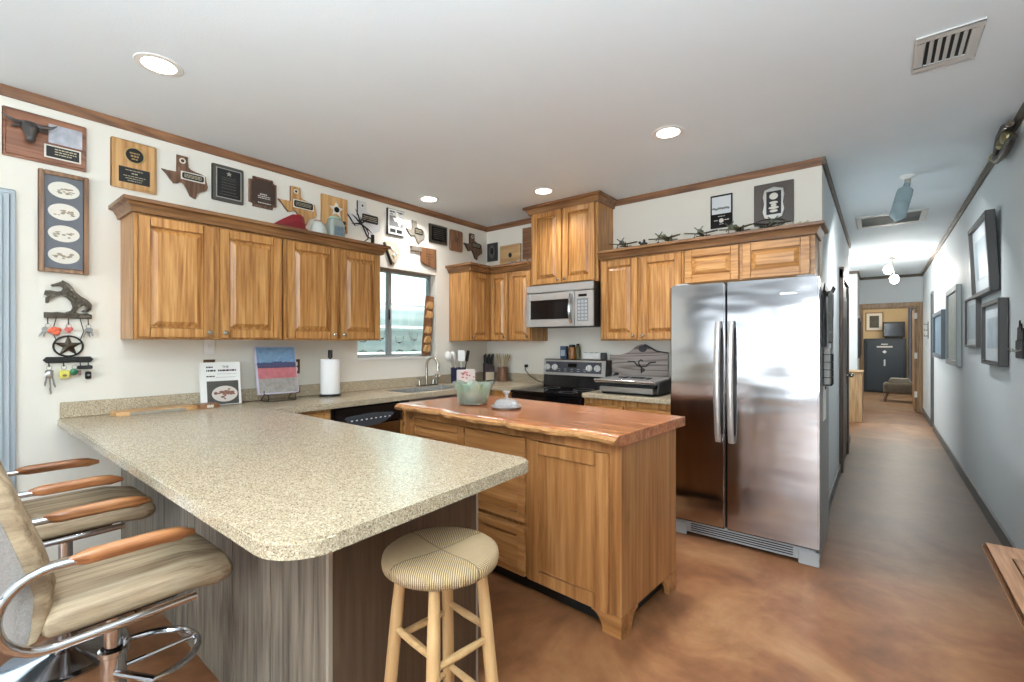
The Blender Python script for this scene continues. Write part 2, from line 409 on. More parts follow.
def rush():
    m, nt, p = nodes_of('woven_rush'); L = nt.links.new
    tc = nt.nodes.new('ShaderNodeTexCoord'); sx = nt.nodes.new('ShaderNodeSeparateXYZ'); L(tc.outputs['Object'], sx.inputs[0])
    def M(op, a, b=None):
        q = nt.nodes.new('ShaderNodeMath'); q.operation = op
        for i, z in enumerate((a, b)):
            if z is None: continue
            if isinstance(z, (int, float)): q.inputs[i].default_value = z
            else: L(z, q.inputs[i])
        return q.outputs[0]
    ax, ay = M('ABSOLUTE', sx.outputs[0]), M('ABSOLUTE', sx.outputs[1])
    g = M('GREATER_THAN', ay, ax)
    mx = nt.nodes.new('ShaderNodeMix'); mx.data_type = 'FLOAT'; L(g, mx.inputs[0]); L(sx.outputs[1], mx.inputs[2]); L(sx.outputs[0], mx.inputs[3])
    ns = nt.nodes.new('ShaderNodeTexNoise'); ns.inputs['Scale'].default_value = 24; L(tc.outputs['Object'], ns.inputs['Vector'])
    wob = M('MULTIPLY', ns.outputs['Fac'], 0.006)
    co = M('ADD', mx.outputs[0], wob)
    s = M('SINE', M('MULTIPLY', co, 2*PI/0.0058))
    s = M('MULTIPLY_ADD', s, 0.5); s.node.inputs[2].default_value = 0.5
    n2 = nt.nodes.new('ShaderNodeTexNoise'); n2.inputs['Scale'].default_value = 5; L(tc.outputs['Object'], n2.inputs['Vector'])
    seam = M('LESS_THAN', M('ABSOLUTE', M('SUBTRACT', ax, ay)), 0.0035)
    fac = M('MULTIPLY', s, M('SUBTRACT', 1.0, M('MULTIPLY', seam, 0.7)))
    r = ramp(nt, [(0.0, rgb(84, 66, 46)), (0.35, rgb(150, 124, 90)), (1.0, rgb(198, 172, 130))])
    L(fac, r.inputs[0]); L(r.outputs[0], p.inputs['Base Color']); p.inputs['Roughness'].default_value = 0.7
    b = nt.nodes.new('ShaderNodeBump'); b.inputs['Strength'].default_value = 0.7; b.inputs['Distance'].default_value = 0.003
    L(fac, b.inputs['Height']); L(b.outputs[0], p.inputs['Normal'])
    return m
rush = rush()

# ------------------------------------------------------------------ the setting
def quadbox(mb, *bs):
    for b in bs: mb.box(*b)
    return mb
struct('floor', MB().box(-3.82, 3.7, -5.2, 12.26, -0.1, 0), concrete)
struct('floor_hall', MB().box(-3.0, 3.7, 12.26, 17.4, -0.1, 0), planks)
struct('ceiling', MB().box(-3.82, 3.7, -5.2, 17.4, ZC, ZC+0.1), ceilm)
W0 = XL-0.15
struct('wall_left', quadbox(MB(), (W0, XL, -5, -1.7, 0, ZC), (W0, XL, -1.7, 0.19, 2.14, ZC), (W0, XL, 0.19, 2.38, 0, ZC),
       (W0, XL, 2.38, 3.317, 0, 1.235), (W0, XL, 2.38, 3.317, 2.09, ZC), (W0, XL, 3.317, YB+0.12, 0, ZC)), wallm)
struct('wall_back', MB().box(XL, XH, YB, YB+0.12, 0, ZC), wallm)
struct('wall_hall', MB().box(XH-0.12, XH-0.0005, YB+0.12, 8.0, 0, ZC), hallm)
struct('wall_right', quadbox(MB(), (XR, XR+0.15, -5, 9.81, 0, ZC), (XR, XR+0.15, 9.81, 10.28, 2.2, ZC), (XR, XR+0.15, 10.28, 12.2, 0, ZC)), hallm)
rear = MB()
zs0, zs1 = 0.4, 2.2
xs = [W0]
for a, b in WIN_BACK: xs += [a, b]
xs.append(XR+0.15)
for i in range(0, len(xs), 2): rear.box(xs[i], xs[i+1], -5.15, -5, 0, ZC)
for a, b in WIN_BACK: rear.box(a, b, -5.15, -5, 0, zs0); rear.box(a, b, -5.15, -5, zs1, ZC)
struct('wall_rear', rear, plain('mid_grey_paint', rgb(126, 128, 130), 0.7))
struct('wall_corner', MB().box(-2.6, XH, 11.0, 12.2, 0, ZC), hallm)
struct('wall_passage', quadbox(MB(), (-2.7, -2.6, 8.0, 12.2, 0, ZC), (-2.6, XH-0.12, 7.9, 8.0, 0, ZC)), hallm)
EX0, EX1, EY = -0.295, 0.605, 12.2
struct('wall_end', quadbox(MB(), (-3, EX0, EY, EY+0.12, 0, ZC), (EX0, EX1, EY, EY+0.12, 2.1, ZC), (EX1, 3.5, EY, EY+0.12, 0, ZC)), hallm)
tan = plain('tan_paint', rgb(196, 172, 132), 0.7)
struct('wall_far', quadbox(MB(), (-3, 3.5, 17.2, 17.3, 0, ZC), (-3.1, -3, 12.32, 17.3, 0, ZC), (3.5, 3.6, 12.32, 17.3, 0, ZC)), tan)
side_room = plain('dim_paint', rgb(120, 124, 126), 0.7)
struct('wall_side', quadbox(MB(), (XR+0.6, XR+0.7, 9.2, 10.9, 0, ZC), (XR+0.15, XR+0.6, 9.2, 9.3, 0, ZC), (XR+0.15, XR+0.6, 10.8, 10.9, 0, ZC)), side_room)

# timber trim along the top of the walls
cz0 = 2.695
cp = [(0, cz0), (0.014, cz0), (0.02, cz0+0.02), (0.022, ZC), (0, ZC)]
def trim_run(name, p0, p1, inward, mat, z=None):
    mb = MB(); a = Vector(p0); b = Vector(p1); w = Vector(inward)
    mb.loft([[tuple(Vector((q.x, q.y, 0))+w*d+Vector((0, 0, h))) for d, h in cp] for q in (a, b)])
    return struct(name, mb, mat)
trim_run('trim_1', (XL, -5, 0), (XL, YB, 0), (1, 0, 0), rough_trim('Y'))
trim_run('trim_2', (XL, YB, 0), (XH+0.022, YB, 0), (0, -1, 0), rough_trim('X'))
trim_run('trim_3', (XH, YB-0.022, 0), (XH, 8.0, 0), (1, 0, 0), shaded_trim('Y'))
trim_run('trim_4', (XR, -5, 0), (XR, 12.2, 0), (-1, 0, 0), shaded_trim('Y'))
trim_run('trim_5', (-2.6, 11.0, 0), (XH+0.022, 11.0, 0), (0, -1, 0), shaded_trim('X'))
trim_run('trim_6', (XH, 12.2, 0), (XR, 12.2, 0), (0, -1, 0), shaded_trim('X'))
trim_run('trim_7', (XH, 10.978, 0), (XH, 12.2, 0), (1, 0, 0), shaded_trim('Y'))
basem = plain('grey_baseboard', rgb(96, 96, 94), 0.5)
struct('baseboard_right', quadbox(MB(), (XR-0.015, XR, -5, 9.78, 0, 0.1), (XR-0.015, XR, 10.31, 12.2, 0, 0.1)), basem)
struct('baseboard_hall', quadbox(MB(), (XH, XH+0.015, YB+0.13, 5.95, 0, 0.1), (XH, XH+0.015, 7.26, 8, 0, 0.1)), basem)
# window over the sink, frame set back in the wall
gl = -3.775
wf = MB('L'); 
for b in ((2.38, 3.317, 1.235, 1.262, gl-0.025, gl+0.025), (2.38, 3.317, 2.06, 2.09, gl-0.025, gl+0.025), (2.38, 2.41, 1.262, 2.06, gl-0.025, gl+0.025), (3.287, 3.317, 1.262, 2.06, gl-0.025, gl+0.025),
          (2.765, 2.792, 1.262, 2.06, gl-0.015, gl+0.03), (2.80, 2.825, 1.262, 2.06, gl-0.03, gl+0.01)): wf.box(*b, bevel=0.003, seg=1)
alu = plain('grey_aluminium', rgb(158, 164, 164), 0.4, 0.4)
win = struct('window_1', wf, alu)
g = MB('L').box(2.41, 3.287, 1.262, 2.06, gl-0.003, gl+0.001).build('window_pane', pane, win)
MB('L').box(2.772, 2.784, 1.6, 1.7, gl+0.03, gl+0.042, bevel=0.003).build('window_latch', blackm, win)
struct('window_sill', MB('L').box(2.36, 3.33, 1.215, 1.236, XL-0.11, XL+0.012, bevel=0.005), plain('sill_white', rgb(238, 236, 230), 0.4))
# glass door in the wall beyond the bar
dm = plain('door_white', rgb(172, 182, 188), 0.4)
d2 = MB('L')
for b in ((0.17, 0.284, 0, 2.2, XL, XL+0.014), (0.185, 0.262, 0, 2.178, XL+0.014, XL+0.022), (0.2, 0.235, 0, 2.16, XL+0.022, XL+0.03), (-1.80, -1.69, 0, 2.2, XL, XL+0.02), (-1.69, 0.17, 2.1, 2.2, XL, XL+0.02)): d2.box(*b, bevel=0.006)
for b in ((0.13, 0.19, 0, 2.14, XL-0.13, XL), (-1.7, -1.64, 0, 2.14, XL-0.13, XL), (-1.64, 0.13, 2.08, 2.14, XL-0.13, XL), (-0.80, -0.70, 0.02, 2.08, XL-0.1, XL-0.05), (0.04, 0.13, 0.02, 2.08, XL-0.1, XL-0.05), (-1.64, -1.55, 0.02, 2.08, XL-0.1, XL-0.05), (-1.55, 0.04, 0.02, 0.12, XL-0.1, XL-0.05), (-1.55, 0.04, 1.98, 2.08, XL-0.1, XL-0.05)): d2.box(*b, bevel=0.004, seg=1)
door = struct('door_1', d2, dm)
MB('L').box(-1.55, 0.04, 0.12, 1.98, XL-0.08, XL-0.074).build('door_pane', pane, door)
# dark timber door in the passage wall
dd = MB('L')
for b in ((5.98, 6.10, 0, 2.16, XH, XH+0.035), (7.06, 7.18, 0, 2.16, XH, XH+0.035), (5.98, 7.18, 2.06, 2.18, XH, XH+0.04)): dd.box(*b, bevel=0.004, seg=1)
dd.box(6.10, 7.06, 0.01, 2.06, XH, XH+0.012)
for v0, v1 in ((0.15, 0.9), (1.05, 1.95)):
    for u0, u1 in ((6.2, 6.53), (6.63, 6.96)): dd.frustum(u0, u1, v0, v1, XH+0.012, XH+0.022, 0.03)
door2 = struct('door_2', dd, espresso('Z'))
MB('F').ball((XH+0.065, 6.98, 0.98), 0.028).cyl((XH+0.012, 6.98, 0.98), (XH+0.05, 6.98, 0.98), 0.012).build('door_knob', nickel, door2)
# doorway casing at the end of the hall, door leaf swung into the room beyond
ec = MB()
for b in ((EX0-0.09, EX0, EY-0.02, EY, 0, 2.19), (EX1, XR-0.002, EY-0.02, EY, 0, 2.19), (EX0, EX1, EY-0.02, EY, 2.1, 2.19)): ec.box(*b, bevel=0.004, seg=1)
for b in ((EX0, EX0+0.02, EY, EY+0.12, 0, 2.1), (EX1-0.02, EX1, EY, EY+0.12, 0, 2.1), (EX0+0.02, EX1-0.02, EY, EY+0.12, 2.08, 2.1)): ec.box(*b)
struct('trim_8', ec, casing('Z'))
leaf = struct('door_3', MB().box(EX1-0.06, EX1-0.02, EY+0.125, EY+0.98, 0.01, 2.07, bevel=0.003), casing('Z'))
for z in (0.28, 1.06, 1.86):
    MB().box(EX1-0.064, EX1-0.0, EY+0.095, EY+0.135, z, z+0.12, bevel=0.003).build('hinge', white, leaf)
# grey leaf in the side doorway of the passage
sd = MB('R')
sd.box(-10.28, -10.24, 0, 2.2, -XR-0.15, -XR+0.012); sd.box(-9.85, -9.81, 0, 2.2, -XR-0.15, -XR+0.012); sd.box(-10.24, -9.85, 2.16, 2.2, -XR-0.15, -XR+0.012)
struct('door_4', sd, plain('grey_jamb', rgb(96, 98, 98), 0.5))
# rear windows (behind the viewer): frames and panes
for i, (a, b) in enumerate(WIN_BACK):
    m = MB()
    for bb in ((a, a+0.06, -5.1, -5.04, zs0, zs1), (b-0.06, b, -5.1, -5.04, zs0, zs1), (a, b, -5.1, -5.04, zs0, zs0+0.06), (a, b, -5.1, -5.04, zs1-0.06, zs1), ((a+b)/2-0.03, (a+b)/2+0.03, -5.1, -5.04, zs0, zs1)): m.box(*bb)
    w_ = struct('window_%d' % (i+2), m, dm)
# the sunroom outside the sink window
sunw = stripes('white_boarding', rgb(206, 220, 222), rgb(232, 240, 240), 2, 40, 0.6, 0.3)
sr = struct('wall_sunroom', quadbox(MB(), (-5.75, -5.65, 1.0, 8.0, 0, 3.2), (-5.65, W0, 7.9, 8.0, 0, 3.2)), sunw)
struct('floor_sunroom', MB().box(-5.75, W0, 1.0, 8.0, -0.1, 0), plain('pale_tile', rgb(196, 196, 190), 0.5))
struct('trim_9', quadbox(MB(), (-5.65, -5.62, 1.0, 7.9, 1.98, 2.9)), plain('sea_green_panel', rgb(172, 194, 188), 0.4))
t = thing('white_shelf_unit', 'white open shelf unit seen through the window over the sink', 'shelf', (-5.60, 4.1, 0))
MB().box(0, 0.35, -0.9, -0.87, 0, 1.95).build('side_panel', white, t)
MB().box(0, 0.35, 0.87, 0.9, 0, 1.95).build('side_panel', white, t)
for z in (0.35, 0.8, 1.22, 1.58, 1.92): MB().box(0, 0.35, -0.87, 0.87, z, z+0.03).build('shelf', white, t)
for k, (dy, h) in enumerate(((-0.5, 0.24), (-0.22, 0.3), (0.1, 0.22), (0.36, 0.28))):
    v = MB().lathe([(0.0, 0), (0.05, 0), (0.052, 0.01), (0.012, 0.03), (0.01, h*0.5), (0.05, h*0.62), (0.065, h), (0.06, h), (0.045, h*0.65), (0.0, h*0.55)], seg=16).build('glass_goblet', clearglass, loc=(-5.42, 4.1+dy, 1.25))
    tag(v, 'clear glass goblet on the shelf unit beyond the sink window', 'glass', 'goblets beyond the sink window')

# ------------------------------------------------------------------ cabinets
def panel_door(name, frame, u0, u1, v0, v1, n, mat, parent, knob=None, st=0.058, raised=True, kmat=None, th=0.022, label=None):
    m = MB(frame)
    for b in ((u0, u0+st, v0, v1), (u1-st, u1, v0, v1), (u0+st, u1-st, v0, v0+st), (u0+st, u1-st, v1-st, v1)):
        m.box(*b, n, n+th, bevel=0.003, seg=1)
    m.box(u0+st-0.002, u1-st+0.002, v0+st-0.002, v1-st+0.002, n, n+0.004)
    if raised:
        m.frustum(u0+st+0.007, u1-st-0.007, v0+st+0.007, v1-st-0.007, n+0.004, n+th-0.001, min(0.030, (v1-v0)*0.12))
    else:
        m.box(u0+st-0.001, u1-st+0.001, v0+st-0.001, v1-st+0.001, n+0.004, n+0.009)
    d = m.build(name, mat, parent, smooth=8)
    if knob:
        k = MB(frame); ku, kv = knob
        f = MB.FR[frame]
        k.cyl((0, 0, 0), (0, 0, 0.001), 0.001) if False else None
        prof = [(0.006, 0), (0.006, 0.014), (0.014, 0.018), (0.015, 0.024), (0.010, 0.030), (0.0, 0.031)]
        rings = [[(ku+r*math.cos(2*PI*j/14), kv+r*math.sin(2*PI*j/14), n+th+h) for j in range(14)] for r, h in prof]
        k.loft(rings).build('knob', kmat or nickel, d)
    return d

def crown_path(pts, inside, mat, name, parent=None, z0=2.125, proj=0.055, h=0.075, ext=None):
    """stepped cabinet crown along a polyline pts (x, y); offset dirs per point"""
    prof = [(-0.019, 0.0), (0.012, 0.0), (0.016, 0.018), (proj*0.6, h*0.62), (proj, h*0.72), (proj, h), (-0.019, h)]
    mb = MB(); rings = []
    for (x, y), (dx, dy) in zip(pts, inside):
        rings.append([(x+dx*d, y+dy*d, z0+q) for d, q in prof])
    return mb.loft(rings).build(name, mat, parent)

# --- wall cabinets on the plaque wall
fx = XL+0.29       # carcass front; doors stand in front
def left_upper(y0, y1, doors, label, side=False):
    t = thing('wall_cabinet', label, 'cabinet', (XL, y0, 1.395), group='oak wall cabinets over the counter')
    w = y1-y0
    m = MB('L').box(0, w, 0, 0.805, 0.001, 0.29, bevel=0.002, seg=1); m.build('carcass', oak('Z'), t)
    for (a, b, kk) in doors:
        a -= y0; b -= y0
        panel_door('door', 'L', a, b, 0.012, 0.725, 0.291, oak('Z'), t, ((b-0.028) if kk else (a+0.028), 0.045))
    return t
left_upper(0.725, 1.578, [(0.742, 1.132, 1), (1.165, 1.562, 0)], 'two-door oak wall cabinet above the leaning cookbooks')
left_upper(1.582, 2.41, [(1.602, 1.995, 1), (2.022, 2.398, 0)], 'two-door oak wall cabinet ending beside the sink window')
xf = XL+0.31
c = crown_path([(XL, 0.722), (xf, 0.722), (xf, 2.413), (XL, 2.413)], [(0, -1), (1, -1), (1, 1), (0, 1)], crown_oak('Y'), 'cabinet_crown', z0=2.131)
tag(c, 'dark oak crown moulding along the top of the cabinets beside the sink window', 'moulding')

# --- corner pair: one on the plaque wall, one on the stove wall
t = thing('corner_wall_cabinet', 'narrow oak wall cabinet in the corner with a blank side panel', 'cabinet', (XL, 3.505, 1.395), group='oak wall cabinets over the counter')
MB('L').box(0, 0.617, 0, 0.805, 0.001, 0.30, bevel=0.002, seg=1).build('carcass', oak('Z'), t)
panel_door('door', 'L', 0.012, 0.30, 0.012, 0.725, 0.301, oak('Z'), t, (0.035, 0.045), st=0.05)
yf = YB-0.31
t = thing('wall_cabinet', 'two-door oak wall cabinet between the corner and the microwave', 'cabinet', (-3.345, YB, 1.395), group='oak wall cabinets over the counter')
MB('B').box(0, 0.553, 0, 0.805, 0.001, 0.29, bevel=0.002, seg=1).build('carcass', oak('Z'), t)
panel_door('door', 'B', 0.004, 0.245, 0.012, 0.725, 0.291, oak('Z'), t, (0.215, 0.045), st=0.05)
panel_door('door', 'B', 0.262, 0.545, 0.012, 0.725, 0.291, oak('Z'), t, (0.515, 0.045), st=0.05)
c = crown_path([(XL, 3.502), (-3.345, 3.502), (-3.345, yf), (-2.80, yf)], [(0, -1), (1, -1), (1, -1), (0, -1)], crown_oak('X'), 'cabinet_crown', z0=2.131)
tag(c, 'oak crown moulding turning the corner above the narrow cabinets', 'moulding')
# --- tall cabinet above the microwave
t = thing('tall_wall_cabinet', 'tall two-door oak cabinet above the microwave reaching the ceiling', 'cabinet', (-2.786, YB, 1.945), group='oak wall cabinets over the counter')
MB('B').box(0, 0.76, 0, 0.75, 0, 0.31, bevel=0.002, seg=1).build('carcass', oak('Z'), t)
panel_door('door', 'B', 0.03, 0.37, 0.012, 0.735, 0.311, oak('Z'), t, (0.34, 0.045))
panel_door('door', 'B', 0.392, 0.735, 0.012, 0.735, 0.311, oak('Z'), t, (0.422, 0.045))
c = crown_path([(-2.788, YB), (-2.788, YB-0.33), (-2.024, YB-0.33), (-2.024, YB)], [(-1, 0), (-1, -1), (1, -1), (1, 0)], crown_oak('X'), 'cabinet_crown', z0=2.672)
tag(c, 'oak crown moulding round the tall cabinet at the ceiling', 'moulding')
# --- cabinets between the microwave and the passage
t = thing('wall_cabinet', 'two-door oak wall cabinet between the microwave and the refrigerator', 'cabinet', (-2.012, YB, 1.395), group='oak wall cabinets over the counter')
MB('B').box(0, 0.755, 0, 0.805, 0.001, 0.29, bevel=0.002, seg=1).build('carcass', oak('Z'), t)
panel_door('door', 'B', 0.02, 0.362, 0.012, 0.722, 0.291, oak('Z'), t, (0.33, 0.045))
panel_door('door', 'B', 0.392, 0.742, 0.012, 0.722, 0.291, oak('Z'), t, (0.425, 0.045))
t = thing('wall_cabinet', 'short two-door oak cabinet over the refrigerator', 'cabinet', (-1.254, YB, 1.85), group='oak wall cabinets over the counter')
MB('B').box(0, 0.90, 0, 0.35, 0.001, 0.29, bevel=0.002, seg=1).build('carcass', oak('X'), t)
panel_door('door', 'B', 0.01, 0.415, 0.008, 0.272, 0.291, oak('X'), t)
panel_door('door', 'B', 0.44, 0.872, 0.008, 0.272, 0.291, oak('X'), t)
c = crown_path([(-2.008, yf), (-0.352, yf), (-0.352, YB)], [(0, -1), (1, -1), (1, 0)], crown_oak('X'), 'cabinet_crown', z0=2.131)
tag(c, 'oak crown moulding along the cabinets over the refrigerator', 'moulding')

# ------------------------------------------------------------------ microwave
mwsteel = plain('satin_appliance_steel', rgb(190, 188, 184), 0.32, 0.55)
t = thing('microwave', 'stainless over-range microwave under the tall oak cabinet', 'microwave', (-2.782, YB, 1.53))
MB('B').box(0, 0.752, 0, 0.412, 0, 0.375, bevel=0.004).build('body', blackm, t)
MB('B').box(0, 0.752, 0.335, 0.41, 0.375, 0.40, bevel=0.006).build('vent_strip', mwsteel, t)
d = MB('B'); 
for b in ((0, 0.05, 0.0, 0.33), (0.50, 0.555, 0.0, 0.33), (0.05, 0.50, 0, 0.075), (0.05, 0.50, 0.26, 0.33)): d.box(*b, 0.376, 0.402, bevel=0.004, seg=1)
d = d.build('door', mwsteel, t)
MB('B').box(0.045, 0.505, 0.07, 0.265, 0.378, 0.394).build('door_window', black, d)
hp = [(0.528, 0.03+0.27*i/10, 0.412+0.03*math.sin(PI*i/10)) for i in range(11)]
MB('F').tube([MB.FR['B'](*p) for p in hp], 0.014, 10).build('door_handle', chrome, d)
cp_ = MB('B').box(0.56, 0.752, 0, 0.33, 0.376, 0.402, bevel=0.004).build('control_panel', mwsteel, t)
MB('B').box(0.588, 0.705, 0.045, 0.255, 0.402, 0.404).build('keypad', grey, cp_)
MB('B').box(0.603, 0.69, 0.272, 0.295, 0.402, 0.404).build('display', black, cp_)
kb = MB('B')
for i in range(3):
    for j in range(6): kb.box(0.598+i*0.036, 0.622+i*0.036, 0.055+j*0.032, 0.076+j*0.032, 0.404, 0.4052)
kb.build('keys', plain('key_grey', rgb(168, 170, 172), 0.5), cp_)

# ------------------------------------------------------------------ counters and base cabinets
CT, CB = 0.943, 0.903
pen = [(XL+0.002, 0.445)] + arc(-1.082, 0.565, 0.12, -PI/2, 0.045, 9) + arc(-1.05, 1.335, 0.05, 0.045, PI/2, 6) + [(-3.06, 1.385), (XL+0.002, 1.385)]
ct = MB().prism(pen, CB, CT, bevel=0.006, seg=2).build('peninsula_countertop', granite)
tag(ct, 'speckled beige granite top of the breakfast peninsula', 'countertop')
SX0, SX1, SY0, SY1 = -3.54, -3.16, 2.55, 3.28
t = thing('granite_worktop', 'speckled beige granite countertop under the sink window, running to the stove', 'countertop', (0, 0, CB))
m = MB()
h = CT-CB
for b in ((XL+0.002, SX0, 1.387, YB-0.002), (SX0, SX1, 1.387, SY0), (SX0, SX1, SY1, YB-0.002), (SX1, -3.06, 1.387, YB-0.002), (-3.06, -2.79, 3.50, YB-0.002)): m.box(*b, 0, h)
m.build('slab', granite, t)
bs = MB(); bs.box(XL+0.002, XL+0.022, 0.455, YB-0.002, h+0.0005, h+0.09, bevel=0.003); bs.box(XL+0.023, -2.79, YB-0.022, YB-0.002, h, h+0.09, bevel=0.003)
bs.build('backsplash', granite, t)
t = thing('stove_side_countertop', 'short granite countertop between the stove and the refrigerator', 'countertop', (-2.012, 3.49, CB))
MB().box(0, 0.79, 0, YB-3.492, 0, h, bevel=0.004).build('slab', granite, t)
MB().box(0, 0.79, YB-3.512, YB-3.492, h, h+0.09, bevel=0.003).build('backsplash', granite, t)
# sink
t = thing('sink', 'stainless sink set into the granite under the window', 'sink', ((SX0+SX1)/2, (SY0+SY1)/2, 0.748))
wx, wy = (SX1-SX0)/2-0.001, (SY1-SY0)/2-0.001
b = MB()
b.box(-wx, wx, -wy, wy, 0, 0.008)
for q in ((-wx, -wx+0.008, -wy, wy), (wx-0.008, wx, -wy, wy), (-wx+0.008, wx-0.008, -wy, -wy+0.008), (-wx+0.008, wx-0.008, wy-0.008, wy), (-wx+0.008, wx-0.008, -0.01, 0.01)): b.box(*q, 0.008, 0.19)
b.build('basin', plain('sink_steel', rgb(208, 208, 204), 0.3, 0.8), t)
for dy in (-0.19, 0.19): MB().lathe([(0, 0.0085), (0.04, 0.0085), (0.042, 0.011), (0.03, 0.012), (0, 0.010)], (0, dy, 0), 18).build('drain', chrome, t)
# faucet
t = thing('faucet', 'brushed gooseneck faucet behind the sink', 'faucet', (-3.60, 3.13, CT))
MB().box(-0.03, 0.03, -0.12, 0.14, 0, 0.012, bevel=0.006).build('deck_plate', nickel, t)
sp = [(0, 0, 0.01), (0, 0, 0.14)]+[(0.085-0.085*math.cos(a), 0, 0.20+0.085*math.sin(a)) for a in [PI*i/10 for i in range(11)]]+[(0.17, 0, 0.15)]
MB().tube(sp, 0.013, 12).build('spout', nickel, t)
for dy in (-0.09, 0.09):
    hn = MB().cyl((0, dy, 0.01), (0, dy, 0.06), 0.017, 0.013).build('handle', nickel, t)
    MB().tube([(0, dy, 0.058), (0.01, dy*1.2, 0.075), (0.03, dy*1.75, 0.088)], [0.012, 0.008, 0.006], 8).build('lever', nickel, hn)
MB().cyl((0, 0.135, 0.01), (0, 0.135, 0.11), 0.014, 0.018).build('sprayer', nickel, t)

# base cabinets beneath the wall counter
def base_cab(frame, loc, w, depth, fronts, label, name='base_cabinet', top=0.902):
    t = thing(name, label, 'cabinet', loc)
    MB(frame).box(0, w, 0.1, top, 0.003, depth, bevel=0.002, seg=1).build('carcass', oak('Z'), t)
    MB(frame).box(0, w, 0, 0.1, 0.003, depth-0.07).build('toe_kick', blackm, t)
    for (kind, u0, u1, v0, v1) in fronts:
        d = panel_door(kind, frame, u0, u1, v0, v1, depth+0.001, oak('Z' if kind == 'door' else ('Y' if frame == 'L' else 'X')), t, ((u0+u1)/2, (v0+v1)/2) if kind == 'drawer' else (u1-0.03, v1-0.05), st=0.045)
    return t
base_cab('L', (XL, 1.39, 0), 0.405, 0.565, [('drawer', 0.06, 0.385, 0.72, 0.875), ('door', 0.06, 0.385, 0.12, 0.70)], 'oak base cabinet between the peninsula and the dishwasher')
base_cab('L', (XL, 2.41, 0), 1.06, 0.565, [('drawer', 0.02, 0.5, 0.70, 0.855), ('drawer', 0.54, 1.02, 0.70, 0.855), ('door', 0.02, 0.5, 0.12, 0.68), ('door', 0.54, 1.02, 0.12, 0.68)], 'oak base cabinet under the sink', top=0.74)
base_cab('B', (-3.08, YB, 0), 0.285, 0.585, [('door', 0.02, 0.265, 0.12, 0.855)], 'oak base cabinet at the corner beside the stove')
base_cab('B', (-2.01, YB, 0), 0.79, 0.595, [('drawer', 0.02, 0.37, 0.70, 0.855), ('drawer', 0.41, 0.77, 0.70, 0.855), ('door', 0.02, 0.37, 0.12, 0.68), ('door', 0.41, 0.77, 0.12, 0.68)], 'oak base cabinet between the stove and the refrigerator')
# dishwasher
t = thing('dishwasher', 'stainless dishwasher with black control panel under the counter', 'dishwasher', (XL, 1.80, 0))
MB('L').box(0.0, 0.595, 0.09, 0.90, 0.003, 0.565).build('body', blackm, t)
MB('L').box(0.0, 0.595, 0, 0.09, 0.003, 0.51).build('toe_kick', blackm, t)
MB('L').box(0.004, 0.591, 0.11, 0.75, 0.566, 0.592, bevel=0.006).build('door', steel, t)
cpn = MB('L').box(0.004, 0.591, 0.755, 0.895, 0.566, 0.598, bevel=0.006).build('control_panel', black, t)
hb = arc(0.30, 0.855, 0.24, PI*1.12, PI*1.88, 11, 0.115)+[(0.50, 0.825), (0.3, 0.837), (0.1, 0.825)]
MB('L').prism(hb, 0.598, 0.608, bevel=0.003).build('handle_lip', plain('dark_grey_gloss', rgb(64, 66, 70), 0.2), cpn)
kk = MB('L')
for i in range(9): kk.box(0.13+i*0.042, 0.145+i*0.042, 0.79, 0.797, 0.6085, 0.61)
kk.build('buttons', white, cpn)

# peninsula base
t = thing('peninsula_cabinet', 'peninsula base clad in grey weathered wood boards under the granite top', 'cabinet', (XL, 0.728, 0))
PW = -1.27-XL
MB().box(0.002, PW-0.012, 0.012, 0.635, 0, CB-0.001).build('carcass', laminate('Z'), t)
bd = MB(); x = 0.002; k = 0
random.seed(3)
while x < PW-0.014:
    w = min(random.choice((0.09, 0.12, 0.14, 0.10)), PW-0.012-x)
    bd.box(x+0.0015, x+w-0.0015, 0.0-0.002*random.random(), 0.012, 0, CB-0.001, bevel=0.0015, seg=1); x += w
bd.build('board_front', greywood('Z'), t)
MB().box(PW-0.012, PW, 0.012, 0.635, 0, CB-0.001).build('end_panel', laminate('Z'), t)
MB().box(PW-0.011, PW+0.003, -0.003, 0.0115, 0, CB-0.002, bevel=0.001, seg=1).build('corner_trim', plain('pale_trim', rgb(150, 140, 126), 0.4), t)
MB().box(PW-0.011, PW+0.003, 0.6355, 0.645, 0, CB-0.002, bevel=0.001, seg=1).build('corner_trim', plain('pale_trim', rgb(150, 140, 126), 0.4), t)
# support post under the overhang

# ------------------------------------------------------------------ island
t = thing('kitchen_island', 'knotty wood kitchen island with a live-edge slab top', 'island', (-0.933, 1.983, 0), -0.061)
IW, ID = 1.70, 0.62
MB().box(-IW, 0, 0.0, ID, 0.10, 0.897, bevel=0.002, seg=1).build('carcass', alder('Z'), t)
MB().box(-IW+0.06, -0.06, 0.07, ID-0.06, 0.0, 0.099).build('toe_kick', blackm, t)
def island_front(kind, t0, t1, v0, v1, panel=True):
    M = Matrix(((1, 0, 0, 0), (0, 1, 0, 0), (0, 0, 1, 0), (0, 0, 0, 1)))
    if panel:
        return panel_door(kind, 'B', -t1, -t0, v0, v1, 0.001, alder('Z' if kind == 'door' else 'X'), t, st=0.07 if kind == 'door' else 0.05, raised=False)
    return MB('B').box(-t1, -t0, v0, v1, 0.001, 0.021, bevel=0.004, seg=1).build(kind, alder('X'), t)
island_front('door', 0.06, 0.55, 0.105, 0.855)
island_front('drawer', 0.572, 1.045, 0.70, 0.86, False)
island_front('drawer', 0.572, 1.045, 0.395, 0.682)
island_front('drawer', 0.572, 1.045, 0.105, 0.368)
island_front('drawer', 1.068, 1.615, 0.70, 0.86)
island_front('door', 1.068, 1.615, 0.105, 0.682)
